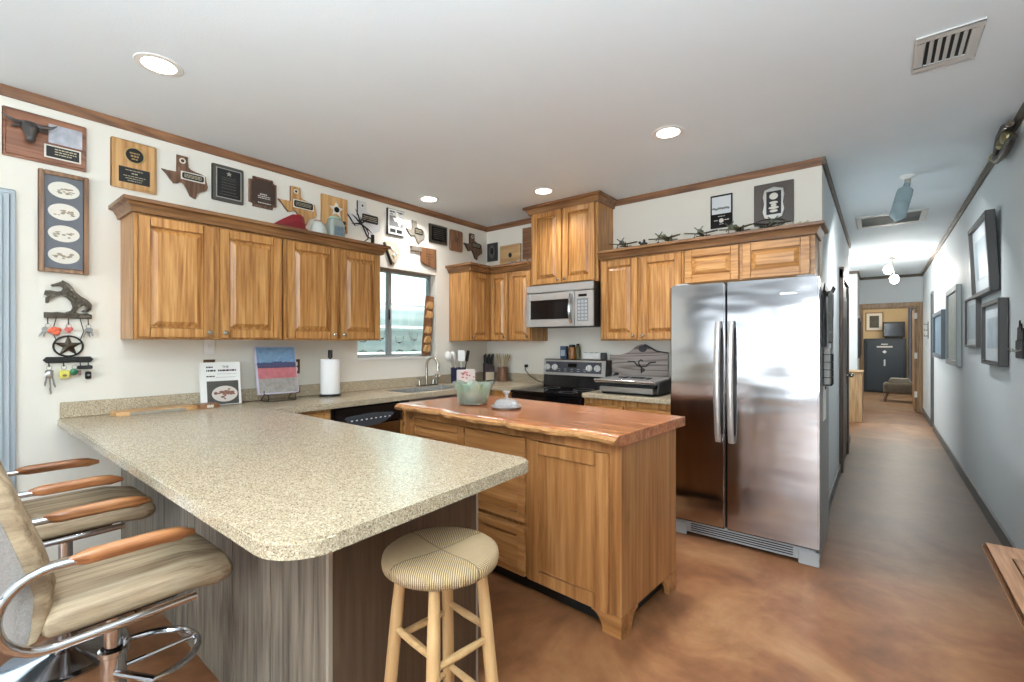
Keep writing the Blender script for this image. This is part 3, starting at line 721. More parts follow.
# bracket feet
def foot(x0, sx, y0, sy):
    pf = [(0, 0), (0.10, 0)]+[(0.10+0.06*(1-math.cos(a)), 0.085*math.sin(a)) for a in [PI/2*i/6 for i in range(1, 7)]]+[(0.165, 0.10), (0, 0.10)]
    m = MB('B', Matrix(((sx, 0, 0, x0), (0, -sy, 0, y0), (0, 0, 1, 0), (0, 0, 0, 1))))
    m.prism([(-u, v) for u, v in pf], -0.001, 0.024)
    m2 = MB('L', Matrix(((sx, 0, 0, x0), (0, sy, 0, y0), (0, 0, 1, 0), (0, 0, 0, 1))))
    m2.prism(pf, -0.024, -0.0005)
    for q in m2.bm.faces:
        pass
    me = bpy.data.meshes.new('tmp'); m2.bm.to_mesh(me); m.bm.from_mesh(me); bpy.data.meshes.remove(me); m2.bm.free()
    return m.build('foot', alder('X'), t)
foot(0, 1, 0, 1); foot(-IW, -1, 0, 1); foot(0, 1, ID, -1); foot(-IW, -1, ID, -1)
# slab: waney front edge, straight sawn ends
random.seed(11)
N = 64; L0, L1 = -1.705, 0.012
rings = []
ph = [random.random()*6 for _ in range(6)]
for i in range(N+1):
    x = L0+(L1-L0)*i/N
    w = 0.012*math.sin(x*5+ph[0])+0.010*math.sin(x*11+ph[1])+0.006*math.sin(x*23+ph[2])+0.004*math.sin(x*47+ph[3])
    yb = -0.065+w; yt = yb+0.018+0.008*math.sin(x*17+ph[4]); ym = yb-0.012+0.006*math.sin(x*31+ph[5])+0.004*random.random()
    rings.append([(x, 0.72, 0.898), (x, 0.72, 0.95), (x, yt+0.03, 0.951), (x, yt, 0.949), (x, yt-0.010, 0.942), (x, ym+0.004*random.random(), 0.930), (x, ym+0.006*random.random(), 0.918), (x, yb+0.018, 0.905), (x, yb+0.05, 0.898)])
MB().loft(rings).build('slab_top', slabwood('X'), t, smooth=50)
bk = MB(); rr = []
for i in range(N+1):
    x0_, a, b_, c_ = rings[i][3][0], rings[i][4], rings[i][5], rings[i][6]
    rr.append([(a[0], a[1]-0.001, a[2]), (b_[0], b_[1]-0.006-0.004*random.random(), b_[2]+0.002), (c_[0], c_[1]-0.004-0.004*random.random(), c_[2]-0.003), (rings[i][7][0], rings[i][7][1]-0.002, rings[i][7][2]), (c_[0], c_[1]+0.01, c_[2])])
bk.loft(rr).build('waney_edge', plain('bark_edge', rgb(176, 126, 76), 0.8, bump=0.8, bscale=60, var=0.5, vscale=40), t, smooth=60)

# ------------------------------------------------------------------ refrigerator
FX0, FX1, FY = -1.196, -0.289, 3.355
t = thing('refrigerator', 'stainless side-by-side refrigerator at the end of the kitchen', 'refrigerator', (FX0, FY, 0))
FW = FX1-FX0
fg = plain('fridge_grey', rgb(150, 152, 152), 0.45)
MB().box(0.004, FW-0.004, 0.075, 0.745, 0.02, 1.775, bevel=0.006).build('body', fg, t)
dl = MB().box(0.0, 0.372, 0.0, 0.066, 0.105, 1.785, bevel=0.008).build('freezer_door', steel, t)
dr = MB().box(0.380, FW, 0.0, 0.066, 0.105, 1.785, bevel=0.008).build('refrigerator_door', steel, t)
def fridge_handle(x, par):
    z0, z1 = 0.70, 1.52; n = 15; rg = []
    for i in range(n+1):
        s = i/n; z = z0+(z1-z0)*s; y = -0.028-0.036*math.sin(PI*s)**0.8 if 0 < s < 1 else -0.02
        rg.append([(x-0.019, y+0.007, z), (x-0.019, y-0.004, z), (x-0.010, y-0.010, z), (x+0.010, y-0.010, z), (x+0.019, y-0.004, z), (x+0.019, y+0.007, z)])
    m = MB().loft(rg)
    m.box(x-0.016, x+0.016, -0.03, 0.0, z0, z0+0.05, bevel=0.004); m.box(x-0.016, x+0.016, -0.03, 0.0, z1-0.05, z1, bevel=0.004)
    return m.build('handle', plain('satin_steel', rgb(206, 204, 202), 0.3, 0.75), par, smooth=60)
fridge_handle(0.335, dl); fridge_handle(0.418, dr)
MB().box(0.70, 0.79, -0.0015, 0.0, 1.68, 1.692, bevel=0.0005, seg=1).build('badge', silverp, dr)
g = MB().box(0.02, FW-0.02, 0.03, 0.074, 0.02, 0.10, bevel=0.003).build('kick_grille', plain('grille_grey', rgb(170, 172, 172), 0.4), t)
gm = MB()
for i in range(4): gm.box(0.14, FW-0.14, 0.026, 0.03, 0.035+i*0.015, 0.041+i*0.015)
gm.build('louvre', blackm, g)
for x in (0.0, FW-0.11): MB().box(x, x+0.11, 0.012, 0.03, 0.0, 0.085, bevel=0.004).build('leveling_foot', plain('grille_grey', rgb(170, 172, 172), 0.4), t)
for x in (0.03, FW-0.12): MB().box(x, x+0.09, 0.03, 0.16, 1.786, 1.80, bevel=0.004).build('hinge_cover', fg, t)

# ------------------------------------------------------------------ range
RX0, RX1 = -2.780, -2.018
t = thing('range', 'black and stainless electric range under the microwave', 'stove', (RX0, 3.47, 0))
RW = RX1-RX0; RD = YB-3.47
MB().box(0.002, RW-0.002, 0.03, RD-0.03, 0.03, 0.90).build('body', blackm, t)
ck = MB().box(0, RW, -0.01, RD-0.05, 0.90, 0.925, bevel=0.005).build('cooktop', black, t)
for cx, cy, r in ((0.2, 0.14, 0.11), (0.56, 0.14, 0.085), (0.2, 0.42, 0.08), (0.56, 0.42, 0.1)):
    MB().lathe([(r-0.004, 0.9252), (r-0.004, 0.9258), (r, 0.9258), (r, 0.9252)], (cx, cy, 0), 32).build('burner_ring', grey, ck)
od = MB().box(0.006, RW-0.006, 0.0, 0.03, 0.22, 0.80, bevel=0.006).build('oven_door', steel, t)
MB().box(0.12, RW-0.12, -0.003, 0.0, 0.36, 0.66).build('oven_window', black, od)
MB().tube([(0.08, 0.0, 0.755), (0.08, -0.045, 0.755), (RW-0.08, -0.045, 0.755), (RW-0.08, 0.0, 0.755)], 0.011, 10).build('oven_handle', chrome, od)
MB().box(0.006, RW-0.006, 0.0, 0.03, 0.805, 0.895, bevel=0.004).build('front_strip', black, t)
MB().box(0.006, RW-0.006, 0.004, 0.03, 0.05, 0.21, bevel=0.006).build('drawer', steel, t)
bg = MB()
bg.loft([[(x, RD-0.10, 0.925), (x, RD-0.075, 1.205), (x, RD-0.03, 1.21), (x, RD-0.03, 0.925)] for x in (0, RW)])
bg = bg.build('backguard', black, t)
def slant(z): return RD-0.10+0.025*(z-0.925)/0.28
pan = MB().loft([[(x, slant(z)-0.012, z) for z in (1.045, 1.20)]+[(x, slant(z)-0.001, z) for z in (1.20, 1.045)] for x in (0.002, RW-0.045)]).build('control_panel', plain('panel_silver', rgb(196, 196, 194), 0.3, 0.7), bg)
MB().loft([[(x, slant(z)-0.0145, z) for z in (1.072, 1.182)]+[(x, slant(z)-0.0125, z) for z in (1.182, 1.072)] for x in (0.03, RW-0.085)]).build('panel_inlay', plain('slate_grey', rgb(70, 72, 80), 0.35), bg)
MB().loft([[(x, slant(z)-0.0165, z) for z in (1.125, 1.165)]+[(x, slant(z)-0.015, z) for z in (1.165, 1.125)] for x in (0.30, 0.40)]).build('clock_display', black, bg)
lab = MB()
for i in range(5):
    for j in range(2): lab.box(0.18+i*0.075, 0.21+i*0.075, slant(1.1)-0.0165, slant(1.1)-0.0145, 1.085+j*0.02, 1.091+j*0.02)
lab.build('panel_lettering', plain('key_grey', rgb(168, 170, 172), 0.5), bg)
for x in (0.055, 0.145, 0.545, 0.635):
    k = MB().lathe([(0.032, 0), (0.032, -0.006), (0.027, -0.008), (0.025, -0.028), (0.0, -0.03)], (x, slant(1.125)-0.015, 1.125), 20, 'y').build('control_knob', plain('knob_white', rgb(226, 226, 222), 0.3), bg)
    MB().box(x-0.004, x+0.004, slant(1.125)-0.049, slant(1.125)-0.044, 1.105, 1.145).build('knob_grip', silverp, k)

# ------------------------------------------------------------------ bar stools
def streak(name='streaked_upholstery'):
    m, nt, p = nodes_of(name); L = nt.links.new
    tc = nt.nodes.new('ShaderNodeTexCoord')
    mp = nt.nodes.new('ShaderNodeMapping'); mp.inputs['Scale'].default_value = (1, 0.035, 0.5)
    L(tc.outputs['Object'], mp.inputs[0])
    n = nt.nodes.new('ShaderNodeTexNoise'); n.inputs['Scale'].default_value = 34; n.inputs['Detail'].default_value = 7; n.inputs['Roughness'].default_value = 0.7; L(mp.outputs[0], n.inputs[0])
    r = ramp(nt, [(0.30, rgb(84, 66, 50)), (0.43, rgb(138, 116, 90)), (0.56, rgb(174, 153, 124)), (0.72, rgb(204, 187, 158))])
    L(n.outputs['Fac'], r.inputs[0]); L(r.outputs[0], p.inputs['Base Color']); p.inputs['Roughness'].default_value = 0.6
    n2 = nt.nodes.new('ShaderNodeTexNoise'); n2.inputs['Scale'].default_value = 260; L(tc.outputs['Object'], n2.inputs[0])
    b = nt.nodes.new('ShaderNodeBump'); b.inputs['Strength'].default_value = 0.15; b.inputs['Distance'].default_value = 0.003
    L(n2.outputs['Fac'], b.inputs['Height']); L(b.outputs[0], p.inputs['Normal'])
    return m
streakm = streak()
tweed = plain('grey_tweed', rgb(146, 140, 134), 0.9, bump=0.5, bscale=320, var=0.35, vscale=140)
armwood = wood('arm_wood', rgb(112, 66, 36), rgb(156, 100, 60), rgb(186, 130, 84), 'Y', rough=0.3)

def rr_ring(x0, x1, z0, z1, r, y, n=4, dz=0.0):
    return [(u, y, v+dz) for u, v in rrect(x0, x1, z0, z1, r, n)]
def make_bar_stool(loc, label):
    t = thing('bar_stool', label, 'bar stool', loc, group='padded swivel bar stools along the peninsula')
    HWd = 0.225
    MB().lathe([(0, 0), (0.215, 0), (0.215, 0.008), (0.19, 0.018), (0.06, 0.04), (0.04, 0.055), (0, 0.055)], seg=36).build('base', chrome, t)
    MB().cyl((0, 0, 0.05), (0, 0, 0.40), 0.033, seg=20).cyl((0, 0, 0.40), (0, 0, 0.57), 0.024, seg=20).lathe([(0.033, 0.385), (0.039, 0.39), (0.039, 0.405), (0.033, 0.41)], seg=20).build('column', chrome, t)
    # D-shaped footrest reaching forward
    fr = [(-0.035, 0.0, 0.34)]+[(0.155*math.cos(a), 0.07+0.155*math.sin(a), 0.335) for a in [PI-PI*i/16 for i in range(17)]]+[(0.035, 0.0, 0.34)]
    MB().tube(fr, 0.011, 10).build('footrest', chrome, t)
    MB().cyl((0, 0.02, 0.335), (0, 0.225, 0.335), 0.007, seg=8).build('footrest_strut', chrome, t)
    MB().box(-0.15, 0.15, -0.13, 0.13, 0.565, 0.578, bevel=0.003).build('swivel_plate', blackm, t)
    # seat: soft box, dished and rolled at the front
    yk = [(-0.19, 0.2), (-0.185, 0.6), (-0.17, 0.92), (-0.14, 1), (-0.05, 1), (0.06, 1), (0.15, 1), (0.225, 0.96), (0.258, 0.82), (0.273, 0.58), (0.279, 0.25)]
    rings = []
    for y, k in yk:
        hw = HWd-0.012-(1-min(1, k))*0.05
        ht = 0.046*k
        zc = 0.625-(0.014 if y > 0.2 else 0)
        rings.append([(hw*(abs(math.cos(a))**0.45)*math.copysign(1, math.cos(a)), y, zc+(ht+(0.016*k*(1-(math.cos(a)*1.0)**2) if math.sin(a) > 0 else 0))*(abs(math.sin(a))**0.55)*math.copysign(1, math.sin(a))) for a in [2*PI*j/28+0.001 for j in range(28)]])
    MB().loft(rings).build('seat', streakm, t, smooth=60)
    # backrest
    st = [(0.60, -0.205, 0.026), (0.64, -0.195, 0.038), (0.72, -0.19, 0.044), (0.82, -0.215, 0.044), (0.92, -0.245, 0.042), (1.00, -0.27, 0.040), (1.05, -0.285, 0.03), (1.075, -0.295, 0.014)]
    rings = []
    for z, y, th in st:
        hw = HWd-0.02 if z < 1.03 else HWd-0.045
        rings.append([(hw*(abs(math.cos(a))**0.4)*math.copysign(1, math.cos(a)), y+th*(abs(math.sin(a))**0.6)*math.copysign(1, math.sin(a)), z+0.25*th*math.copysign(1, math.sin(a))*abs(math.sin(a))) for a in [2*PI*j/28+0.001 for j in range(28)]])
    bkm = MB().loft(rings).build('backrest', streakm, t, smooth=60)
    rings2 = [[(x*1.006, y-0.006, z) for x, y, z in r] for r in rings]
    o = MB()
    sel = []
    for r in rings2:
        lo = [p for p in r if True]
        ys = sum(p[1] for p in r)/len(r)
        sel.append([(p[0], min(p[1], ys)-0.001, p[2]) for p in r])
    o.loft(sel).build('back_cover', tweed, bkm, smooth=60)
    for s in (-1, 1):
        x = s*(HWd+0.006)
        c1 = [(x, 0.155, 0.585), (x, 0.05, 0.583), (x, -0.16, 0.583)]
        c2 = [(x, -0.16+0.105*math.cos(a)*1.0, 0.688+0.105*math.sin(a)) for a in [-PI/2-PI*i/14 for i in range(1, 14)]]
        c3 = [(x, -0.16, 0.793), (x, -0.08, 0.793), (x, 0.1, 0.785)]
        fm = MB().tube(c1+c2+c3, 0.0125, 12, flat=1.0).build('arm_frame', chrome, t)
        ag = []
        for i in range(15):
            y = -0.135+0.285*i/14; w = 0.021 if 0 < i < 14 else 0.012
            w = 0.021*min(1, (0.4+i*0.3), (0.35+(14-i)*0.25)); h0 = 0.020*min(1, 0.5+i*0.3, 0.4+(14-i)*0.3)
            z = 0.797-0.010*max(0, (i-9)/5)**1.5
            ag.append([(x+w*math.copysign(abs(math.cos(a))**0.7, math.cos(a)), y, z+h0*math.copysign(abs(math.sin(a))**0.7, math.sin(a))) for a in [2*PI*j/14+0.01 for j in range(14)]])
        MB().loft(ag).build('armrest', armwood, fm, smooth=50)
    MB().cyl((-HWd-0.006, 0.02, 0.583), (HWd+0.006, 0.02, 0.583), 0.009, seg=10).cyl((-HWd-0.006, -0.12, 0.583), (HWd+0.006, -0.12, 0.583), 0.009, seg=10).build('cross_bar', chrome, t)
    return t
s1 = make_bar_stool((-1.905, 0.36, 0), 'swivel bar stool with wooden arms at the open end of the peninsula')
s2 = copy_tree(s1); s2.location = (-2.79, 0.365, 0)
s2['label'] = 'swivel bar stool with wooden arms at the peninsula, closer to the horse key rack'

# ------------------------------------------------------------------ rush stool
t = thing('rush_stool', 'backless wooden stool with a woven rush seat at the peninsula end', 'stool', (-1.022, 0.945, 0), 0.6725)
t.scale = (1, 1, 1.022)
R_ = 0.172
prof = [(0, 0.698), (0.135, 0.698), (0.158, 0.702), (R_-0.002, 0.712), (R_, 0.725), (R_-0.002, 0.738), (0.158, 0.747), (0.12, 0.749), (0.06, 0.744), (0.0, 0.742)]
MB().lathe(prof, seg=56).build('seat', rush, t, smooth=60)
tops, bots = [], []
for k in range(4):
    a = k*PI/2-PI/2
    tp = Vector((0.118*math.cos(a), 0.118*math.sin(a), 0.70)); bt = Vector((0.185*math.cos(a), 0.185*math.sin(a), 0))
    MB().tube([tuple(bt), tuple(bt.lerp(tp, 0.35)), tuple(bt.lerp(tp, 0.8)), tuple(tp)], [0.0175, 0.0195, 0.0185, 0.015], 16).build('leg', pine('Z'), t)
    tops.append(tp); bots.append(bt)
def legpt(k, z): return bots[k % 4].lerp(tops[k % 4], z/0.70)
for k in range(4):
    for z in ((0.515, 0.30) if k % 2 else (0.485, 0.275)):
        a, b = legpt(k, z), legpt(k+1, z)
        MB().tube([tuple(a), tuple(a.lerp(b, 0.5)), tuple(b)], [0.009, 0.0115, 0.009], 10).build('rung', pine('X'), t)

# ------------------------------------------------------------------ recessed lamps and ceiling fittings
lensm = plain('lamp_lens', (1, 1, 1, 1), 0.5, emit=(1, 0.95, 0.88, 1), estr=9)
CANS = [(-2.793, 0.701, 'recessed ceiling lamp above the bar stools'), (-3.373, 2.961, 'recessed ceiling lamp above the sink window'), (-2.384, 3.451, 'recessed ceiling lamp in front of the tall cabinet'), (-1.084, 3.0, 'recessed ceiling lamp above the kitchen island')]
def can(x, y, label, watts):
    t = thing('recessed_lamp', label, 'ceiling lamp', (x, y, ZC), group='recessed ceiling lamps')
    MB().lathe([(0.072, -0.004), (0.098, -0.003), (0.10, 0.0), (0.072, 0.0)], seg=36).build('trim_ring', white, t)
    MB().lathe([(0, -0.003), (0.072, -0.003), (0.072, -0.0005), (0, -0.0005)], seg=36).build('lens', lensm, t)
    d = bpy.data.lights.new('lamp_light', 'AREA'); d.shape = 'DISK'; d.size = 0.13; d.energy = watts; d.color = (0.97, 0.98, 1.0); d.spread = math.radians(128)
    o = bpy.data.objects.new('lamp_light', d); COL.objects.link(o); o.parent = t; o.location = (0, 0, -0.008)
    return t
CAN_W = 4
for c, w in zip(CANS, (2.5, 6, 6, 18)): can(*c, w)
# unseen ceiling lights: an added fill, and one inferred from the seat shadows
for x, y in ((-2.4, -1.8), (-0.57, 0.33)):
    d = bpy.data.lights.new('unseen_ceiling_light', 'AREA'); d.shape = 'DISK'; d.size = 0.13; d.energy = 11 if x > -1 else 3; d.color = (1.0, 0.95, 0.86)
    o = bpy.data.objects.new('unseen_ceiling_light', d); COL.objects.link(o); o.location = (x, y, ZC-0.01)

t = thing('ceiling_vent', 'white square ceiling air vent with open louvres', 'air vent', (0.24, 2.935, ZC))
fr = MB()
for b in ((-0.115, 0.115, -0.165, -0.12), (-0.115, 0.115, 0.12, 0.165), (-0.115, -0.075, -0.12, 0.12), (0.075, 0.115, -0.12, 0.12)): fr.box(*b, -0.012, -0.0005, bevel=0.003, seg=1)
ventm = plain('vent_white', rgb(208, 208, 204), 0.5)
fr.build('frame', ventm, t)
MB().box(-0.075, 0.075, -0.12, 0.12, -0.003, -0.0006).build('duct', blackm, t)
for i in range(5):
    x = -0.058+i*0.028
    MB().loft([[(x-0.005, y, -0.013), (x-0.002, y, -0.013), (x+0.012, y, -0.0035), (x+0.009, y, -0.0035)] for y in (-0.118, 0.118)]).build('louvre', ventm, t)
t = thing('return_grille', 'long white return air grille on the passage ceiling', 'air vent', (0.09, 6.62, ZC))
fr = MB()
for b in ((-0.30, 0.30, -0.30, -0.25), (-0.30, 0.30, 0.25, 0.30), (-0.30, -0.25, -0.25, 0.25), (0.25, 0.30, -0.25, 0.25)): fr.box(*b, -0.012, -0.0005, bevel=0.003, seg=1)
fr.build('frame', ventm, t)
MB().box(-0.25, 0.25, -0.25, 0.25, -0.002, -0.0005).build('filter', plain('filter_grey', rgb(214, 220, 220), 0.7), t)
sl = MB()
for i in range(24): sl.loft([[(x, -0.245+i*0.0205, -0.010), (x, -0.243+i*0.0205, -0.010), (x, -0.226+i*0.0205, -0.003), (x, -0.228+i*0.0205, -0.003)] for x in (-0.25, 0.25)])
sl.build('slats', ventm, t)
# spotlight with frosted blue-grey heads hanging from the passage ceiling
bluegl = plain('blue_grey_glass', rgb(176, 198, 204), 0.2, trans=0.5)
def bottle(mb, c, d, L, r):
    c = Vector(c); d = Vector(d).normalized()
    st = [(0, r*0.35), (0.12, r*0.45), (0.2, r*0.95), (0.3, r), (0.52, r), (0.54, r*0.92), (0.56, r), (0.85, r), (0.88, r*0.9), (1.0, r*0.1)]
    return mb.tube([tuple(c+d*L*s) for s, _ in st], [q for _, q in st], 18)
t = thing('ceiling_spotlight', 'pale blue glass tube spotlight hanging from the passage ceiling', 'ceiling lamp', (0.178, 5.0, ZC))
MB().lathe([(0, 0), (0.05, 0), (0.05, -0.012), (0.03, -0.03), (0, -0.03)], seg=20).build('canopy', white, t)
MB().cyl((0, 0, -0.03), (0.0, 0, -0.075), 0.022).build('socket', silverp, t)
bottle(MB(), (0.0, 0, -0.06), (-0.06, -0.10, -0.26), 0.36, 0.055).build('shade', bluegl, t)
d = bpy.data.lights.new('spot_light', 'AREA'); d.shape = 'DISK'; d.size = 0.1; d.energy = 14; d.color = (0.93, 0.98, 1.0)
o = bpy.data.objects.new('spot_light', d); COL.objects.link(o); o.parent = t; o.location = (-0.06, -0.13, -0.40); o.rotation_euler = Vector((-0.05, 0.3, -0.5)).to_track_quat('-Z', 'Y').to_euler()
t = thing('hall_ceiling_light', 'small twin-bulb lit ceiling fitting at the far end of the passage', 'ceiling lamp', (0.151, 9.57, ZC))
MB().lathe([(0, 0), (0.06, 0), (0.05, -0.03), (0, -0.035)], seg=18).build('canopy', nickel, t)
MB().cyl((0, 0, -0.03), (0, 0, -0.16), 0.012).build('stem', nickel, t)
for dx, dz in ((-0.05, -0.20), (0.03, -0.36)):
    MB().ball((dx, -0.02, dz), (0.06, 0.06, 0.075)).build('bulb', plain('bulb_lit', (1, 1, 1, 1), 0.5, emit=(1, 0.94, 0.86, 1), estr=12), t)
MB().tube([(0, 0, -0.15), (0.02, 0, -0.22), (0.03, -0.01, -0.30)], 0.01).build('arm', nickel, t)
def pl(loc, w, col=(1, 0.95, 0.88), r=0.08, par=None):
    d = bpy.data.lights.new('point_light', 'POINT'); d.energy = w; d.color = col; d.shadow_soft_size = r
    o = bpy.data.objects.new('point_light', d); COL.objects.link(o); o.location = loc
    if par: o.parent = par
    return o
pl((0.0, -0.12, -0.34), 45, par=t)
pl((-1.6, 9.5, 2.3), 70, (0.95, 0.98, 1.0), 0.3); pl((0.4, 14.2, 2.5), 90, (1, 0.92, 0.8), 0.2)  # two fill lights added without fittings: side passage and far room

# ------------------------------------------------------------------ plaques on the long wall
TEX = [(0.31, 1.0), (0.55, 1.0), (0.55, 0.74), (0.62, 0.70), (0.72, 0.66), (0.84, 0.66), (0.95, 0.62), (0.96, 0.46), (1.0, 0.36), (0.97, 0.27), (0.86, 0.22), (0.74, 0.14), (0.72, 0.0), (0.60, 0.05), (0.53, 0.20), (0.45, 0.33), (0.38, 0.36), (0.33, 0.30), (0.25, 0.28), (0.16, 0.38), (0.10, 0.47), (0.0, 0.57), (0.31, 0.56)]
def shape(poly, u0, v0, w, h): return [(u0+a*w, v0+b*h) for a, b in poly]
def bars(frame, rows, n, mat, parent, name='engraving'):
    m = MB(frame)
    for (u0, u1, v, th) in rows:
        u = u0; random.seed(int(abs(u0*1e4+v*1e4)))
        while u < u1-0.002:
            w = min(0.006+0.014*random.random(), u1-u); m.box(u, u+w, v-th/2, v+th/2, n, n+0.0006); u += w+0.003
    return m.build(name, mat, parent)
def lwall(name, label, cat, y, z, group=None): return thing(name, label, cat, (XL, y, z), group=group)
PG = None
# steer-head plaque
t = lwall('steer_plaque', 'wide wooden plaque with a bronze steer head and silver plate', 'plaque', 0.232, 2.378)
MB('L').box(0, 0.335, 0, 0.263, 0, 0.016, bevel=0.004).box(0.012, 0.323, 0.012, 0.251, 0.016, 0.022, bevel=0.004).build('board', wood('mahogany', rgb(96, 60, 42), rgb(134, 88, 64), rgb(158, 108, 80), 'Y', rough=0.35, fine=30), t)
MB('L').box(0.175, 0.315, 0.12, 0.225, 0.022, 0.024, bevel=0.0008, seg=1).build('photo_plate', plain('photo_silver', rgb(186, 190, 200), 0.3, 0.6, var=0.5, vscale=28), t)
MB('L').box(0.158, 0.31, 0.035, 0.108, 0.022, 0.024).build('plate_border', cream, t)
MB('L').box(0.166, 0.302, 0.042, 0.101, 0.024, 0.0255).build('name_plate', blackm, t)
bars('L', [(0.20, 0.29, 0.088, 0.006), (0.20, 0.29, 0.074, 0.005), (0.20, 0.27, 0.06, 0.005)], 0.0255, engrave, t)
hd = MB()
F_ = MB.FR['L']
hd.loft([[F_(0.10+rx*math.cos(2*PI*j/12), v+rz*0, n+rn*math.sin(2*PI*j/12)) for j in range(12)] for v, rx, n, rn, rz in ((0.205, 0.012, 0.035, 0.008, 0), (0.195, 0.032, 0.045, 0.022, 0), (0.165, 0.036, 0.055, 0.028, 0), (0.135, 0.027, 0.066, 0.024, 0), (0.108, 0.019, 0.074, 0.018, 0), (0.092, 0.021, 0.076, 0.018, 0), (0.082, 0.012, 0.072, 0.010, 0))])
hd = hd.build('steer_head', plain('steer_bronze', rgb(84, 80, 78), 0.4, 0.6, bump=0.3), t, smooth=60)
for s in (-1, 1):
    MB().tube([F_(0.10+s*0.028, 0.185, 0.05), F_(0.10+s*0.055, 0.182, 0.06), F_(0.10+s*0.085, 0.188, 0.07), F_(0.10+s*0.105, 0.205, 0.07)], [0.011, 0.010, 0.007, 0.002], 8).build('horn', plain('steer_bronze', rgb(84, 80, 78), 0.4, 0.6), hd)
    MB().tube([F_(0.10+s*0.03, 0.172, 0.045), F_(0.10+s*0.055, 0.162, 0.045), F_(0.10+s*0.07, 0.155, 0.045)], [0.006, 0.010, 0.002], 8).build('ear', plain('steer_bronze', rgb(84, 80, 78), 0.4, 0.6), hd)
# tall frame with four oval pictures
t = lwall('oval_picture_frame', 'tall brown frame holding four oval engravings on grey mat', 'picture frame', 0.366, 1.773)
fm = MB('L')
for b in ((0, 0.024, 0, 0.57), (0.186, 0.21, 0, 0.57), (0.024, 0.186, 0, 0.024), (0.024, 0.186, 0.546, 0.57)): fm.box(*b, 0, 0.028, bevel=0.003)
fm.build('frame', wood('frame_brown', rgb(92, 64, 40), rgb(128, 92, 60), rgb(150, 112, 76), 'Z'), t)
MB('L').box(0.02, 0.19, 0.02, 0.55, 0.004, 0.016).build('mat_board', plain('mat_grey', rgb(100, 103, 108), 0.8), t)
for i in range(4):
    cv = 0.10+i*0.124
    ov = MB('L').prism(oval(0.105, cv, 0.066, 0.047), 0.016, 0.0175).build('oval_print', cream, t)
    m = MB('L'); random.seed(i)
    for k in range(16):
        uu = 0.065+0.08*random.random(); vv = cv-0.02+0.03*random.random()
        m.prism(oval(uu, vv, 0.004+0.008*random.random(), 0.002+0.004*random.random(), 7), 0.0175, 0.0178+0.0001*k)
    m.build('drawing', sepia, ov)
# honey plaque
t = lwall('award_plaque', 'honey wood plaque with an oval emblem over a black name plate', 'plaque', 0.675, 2.328)
MB('L').box(0, 0.23, 0, 0.305, 0, 0.016, bevel=0.006).box(0.014, 0.216, 0.014, 0.291, 0.016, 0.02, bevel=0.003).build('board', honey('Z'), t)
MB('L').prism(oval(0.115, 0.215, 0.052, 0.052), 0.02, 0.023, bevel=0.001).build('emblem_rim', goldp, t)
MB('L').prism(oval(0.115, 0.215, 0.044, 0.044), 0.023, 0.0245).build('emblem', blackm, t)
bars('L', [(0.09, 0.14, 0.228, 0.008), (0.095, 0.135, 0.21, 0.01), (0.10, 0.13, 0.192, 0.008)], 0.0245, goldp, t, 'emblem_relief')
MB('L').box(0.038, 0.192, 0.04, 0.135, 0.02, 0.022).build('name_plate', blackm, t)
bars('L', [(0.07, 0.16, 0.118, 0.004), (0.10, 0.13, 0.10, 0.008), (0.06, 0.17, 0.082, 0.004), (0.07, 0.16, 0.068, 0.004), (0.08, 0.15, 0.054, 0.004)], 0.022, engrave, t)

def texas_plaque(y, z, w, h, bm, label, plate, emblem='ring', name='state_plaque', edge=None, th=0.016, white_plate=True):
    t = lwall(name, label, 'plaque', y, z)
    MB('L').prism(shape(TEX, 0, 0, w, h), 0, th, bevel=0.003).build('board', bm, t)
    if edge is not None: MB('L').prism(shape(TEX, -0.006, -0.003, w, h), 0, th*0.75).build('edge', edge, t)
    u0, u1, v0, v1 = [a*b for a, b in zip(plate, (w, w, h, h))]
    if white_plate: MB('L').box(u0-0.007, u1+0.007, v0-0.007, v1+0.007, th, th+0.0015).build('plate_border', cream, t)
    MB('L').prism(rrect(u0, u1, v0, v1, min(0.012, (v1-v0)*0.3)), th+0.0015, th+0.003).build('name_plate', blackm, t)
    bars('L', [(u0+0.012, u1-0.012, v0+(v1-v0)*k, 0.005) for k in (0.3, 0.52, 0.72)], th+0.003, engrave, t)
    if emblem == 'ring':
        c = (0.43*w, 0.87*h)
        MB('L').prism(oval(c[0], c[1], 0.0185, 0.0185), th, th+0.002).build('medallion', cream, t)
        MB('L').prism(oval(c[0], c[1], 0.0105, 0.0105), th+0.002, th+0.003).build('medallion_star', bronze, t)
    return t
texas_plaque(0.931, 2.355, 0.265, 0.272, walnut('Z'), 'dark walnut state-outline plaque beside the honey plaque', (0.42, 0.90, 0.45, 0.60))
# black plate on pewter board
t = lwall('award_plaque', 'rectangular plaque with a black plate in a silver-grey frame', 'plaque', 1.218, 2.38)
MB('L').box(0, 0.208, 0, 0.257, 0, 0.018, bevel=0.006).build('board', plain('dark_pewter_board', rgb(92, 88, 82), 0.4, 0.4), t)
MB('L').box(0.026, 0.19, 0.024, 0.235, 0.018, 0.0195).build('plate_border', silverp, t)
MB('L').box(0.032, 0.184, 0.03, 0.229, 0.0195, 0.021).build('name_plate', blackm, t)
MB('L').prism([(0.108+0.018*math.cos(PI/2+k*PI/5)*(1 if k % 2 == 0 else 0.5), 0.2+0.018*math.sin(PI/2+k*PI/5)*(1 if k % 2 == 0 else 0.5)) for k in range(10)], 0.021, 0.0225).build('emblem', silverp, t)
bars('L', [(0.06, 0.156, v, 0.004) for v in (0.17, 0.155, 0.135, 0.115, 0.095, 0.07)]+[(0.05, 0.166, 0.05, 0.004)], 0.021, plain('faint_engraving', rgb(96, 92, 84), 0.5), t)
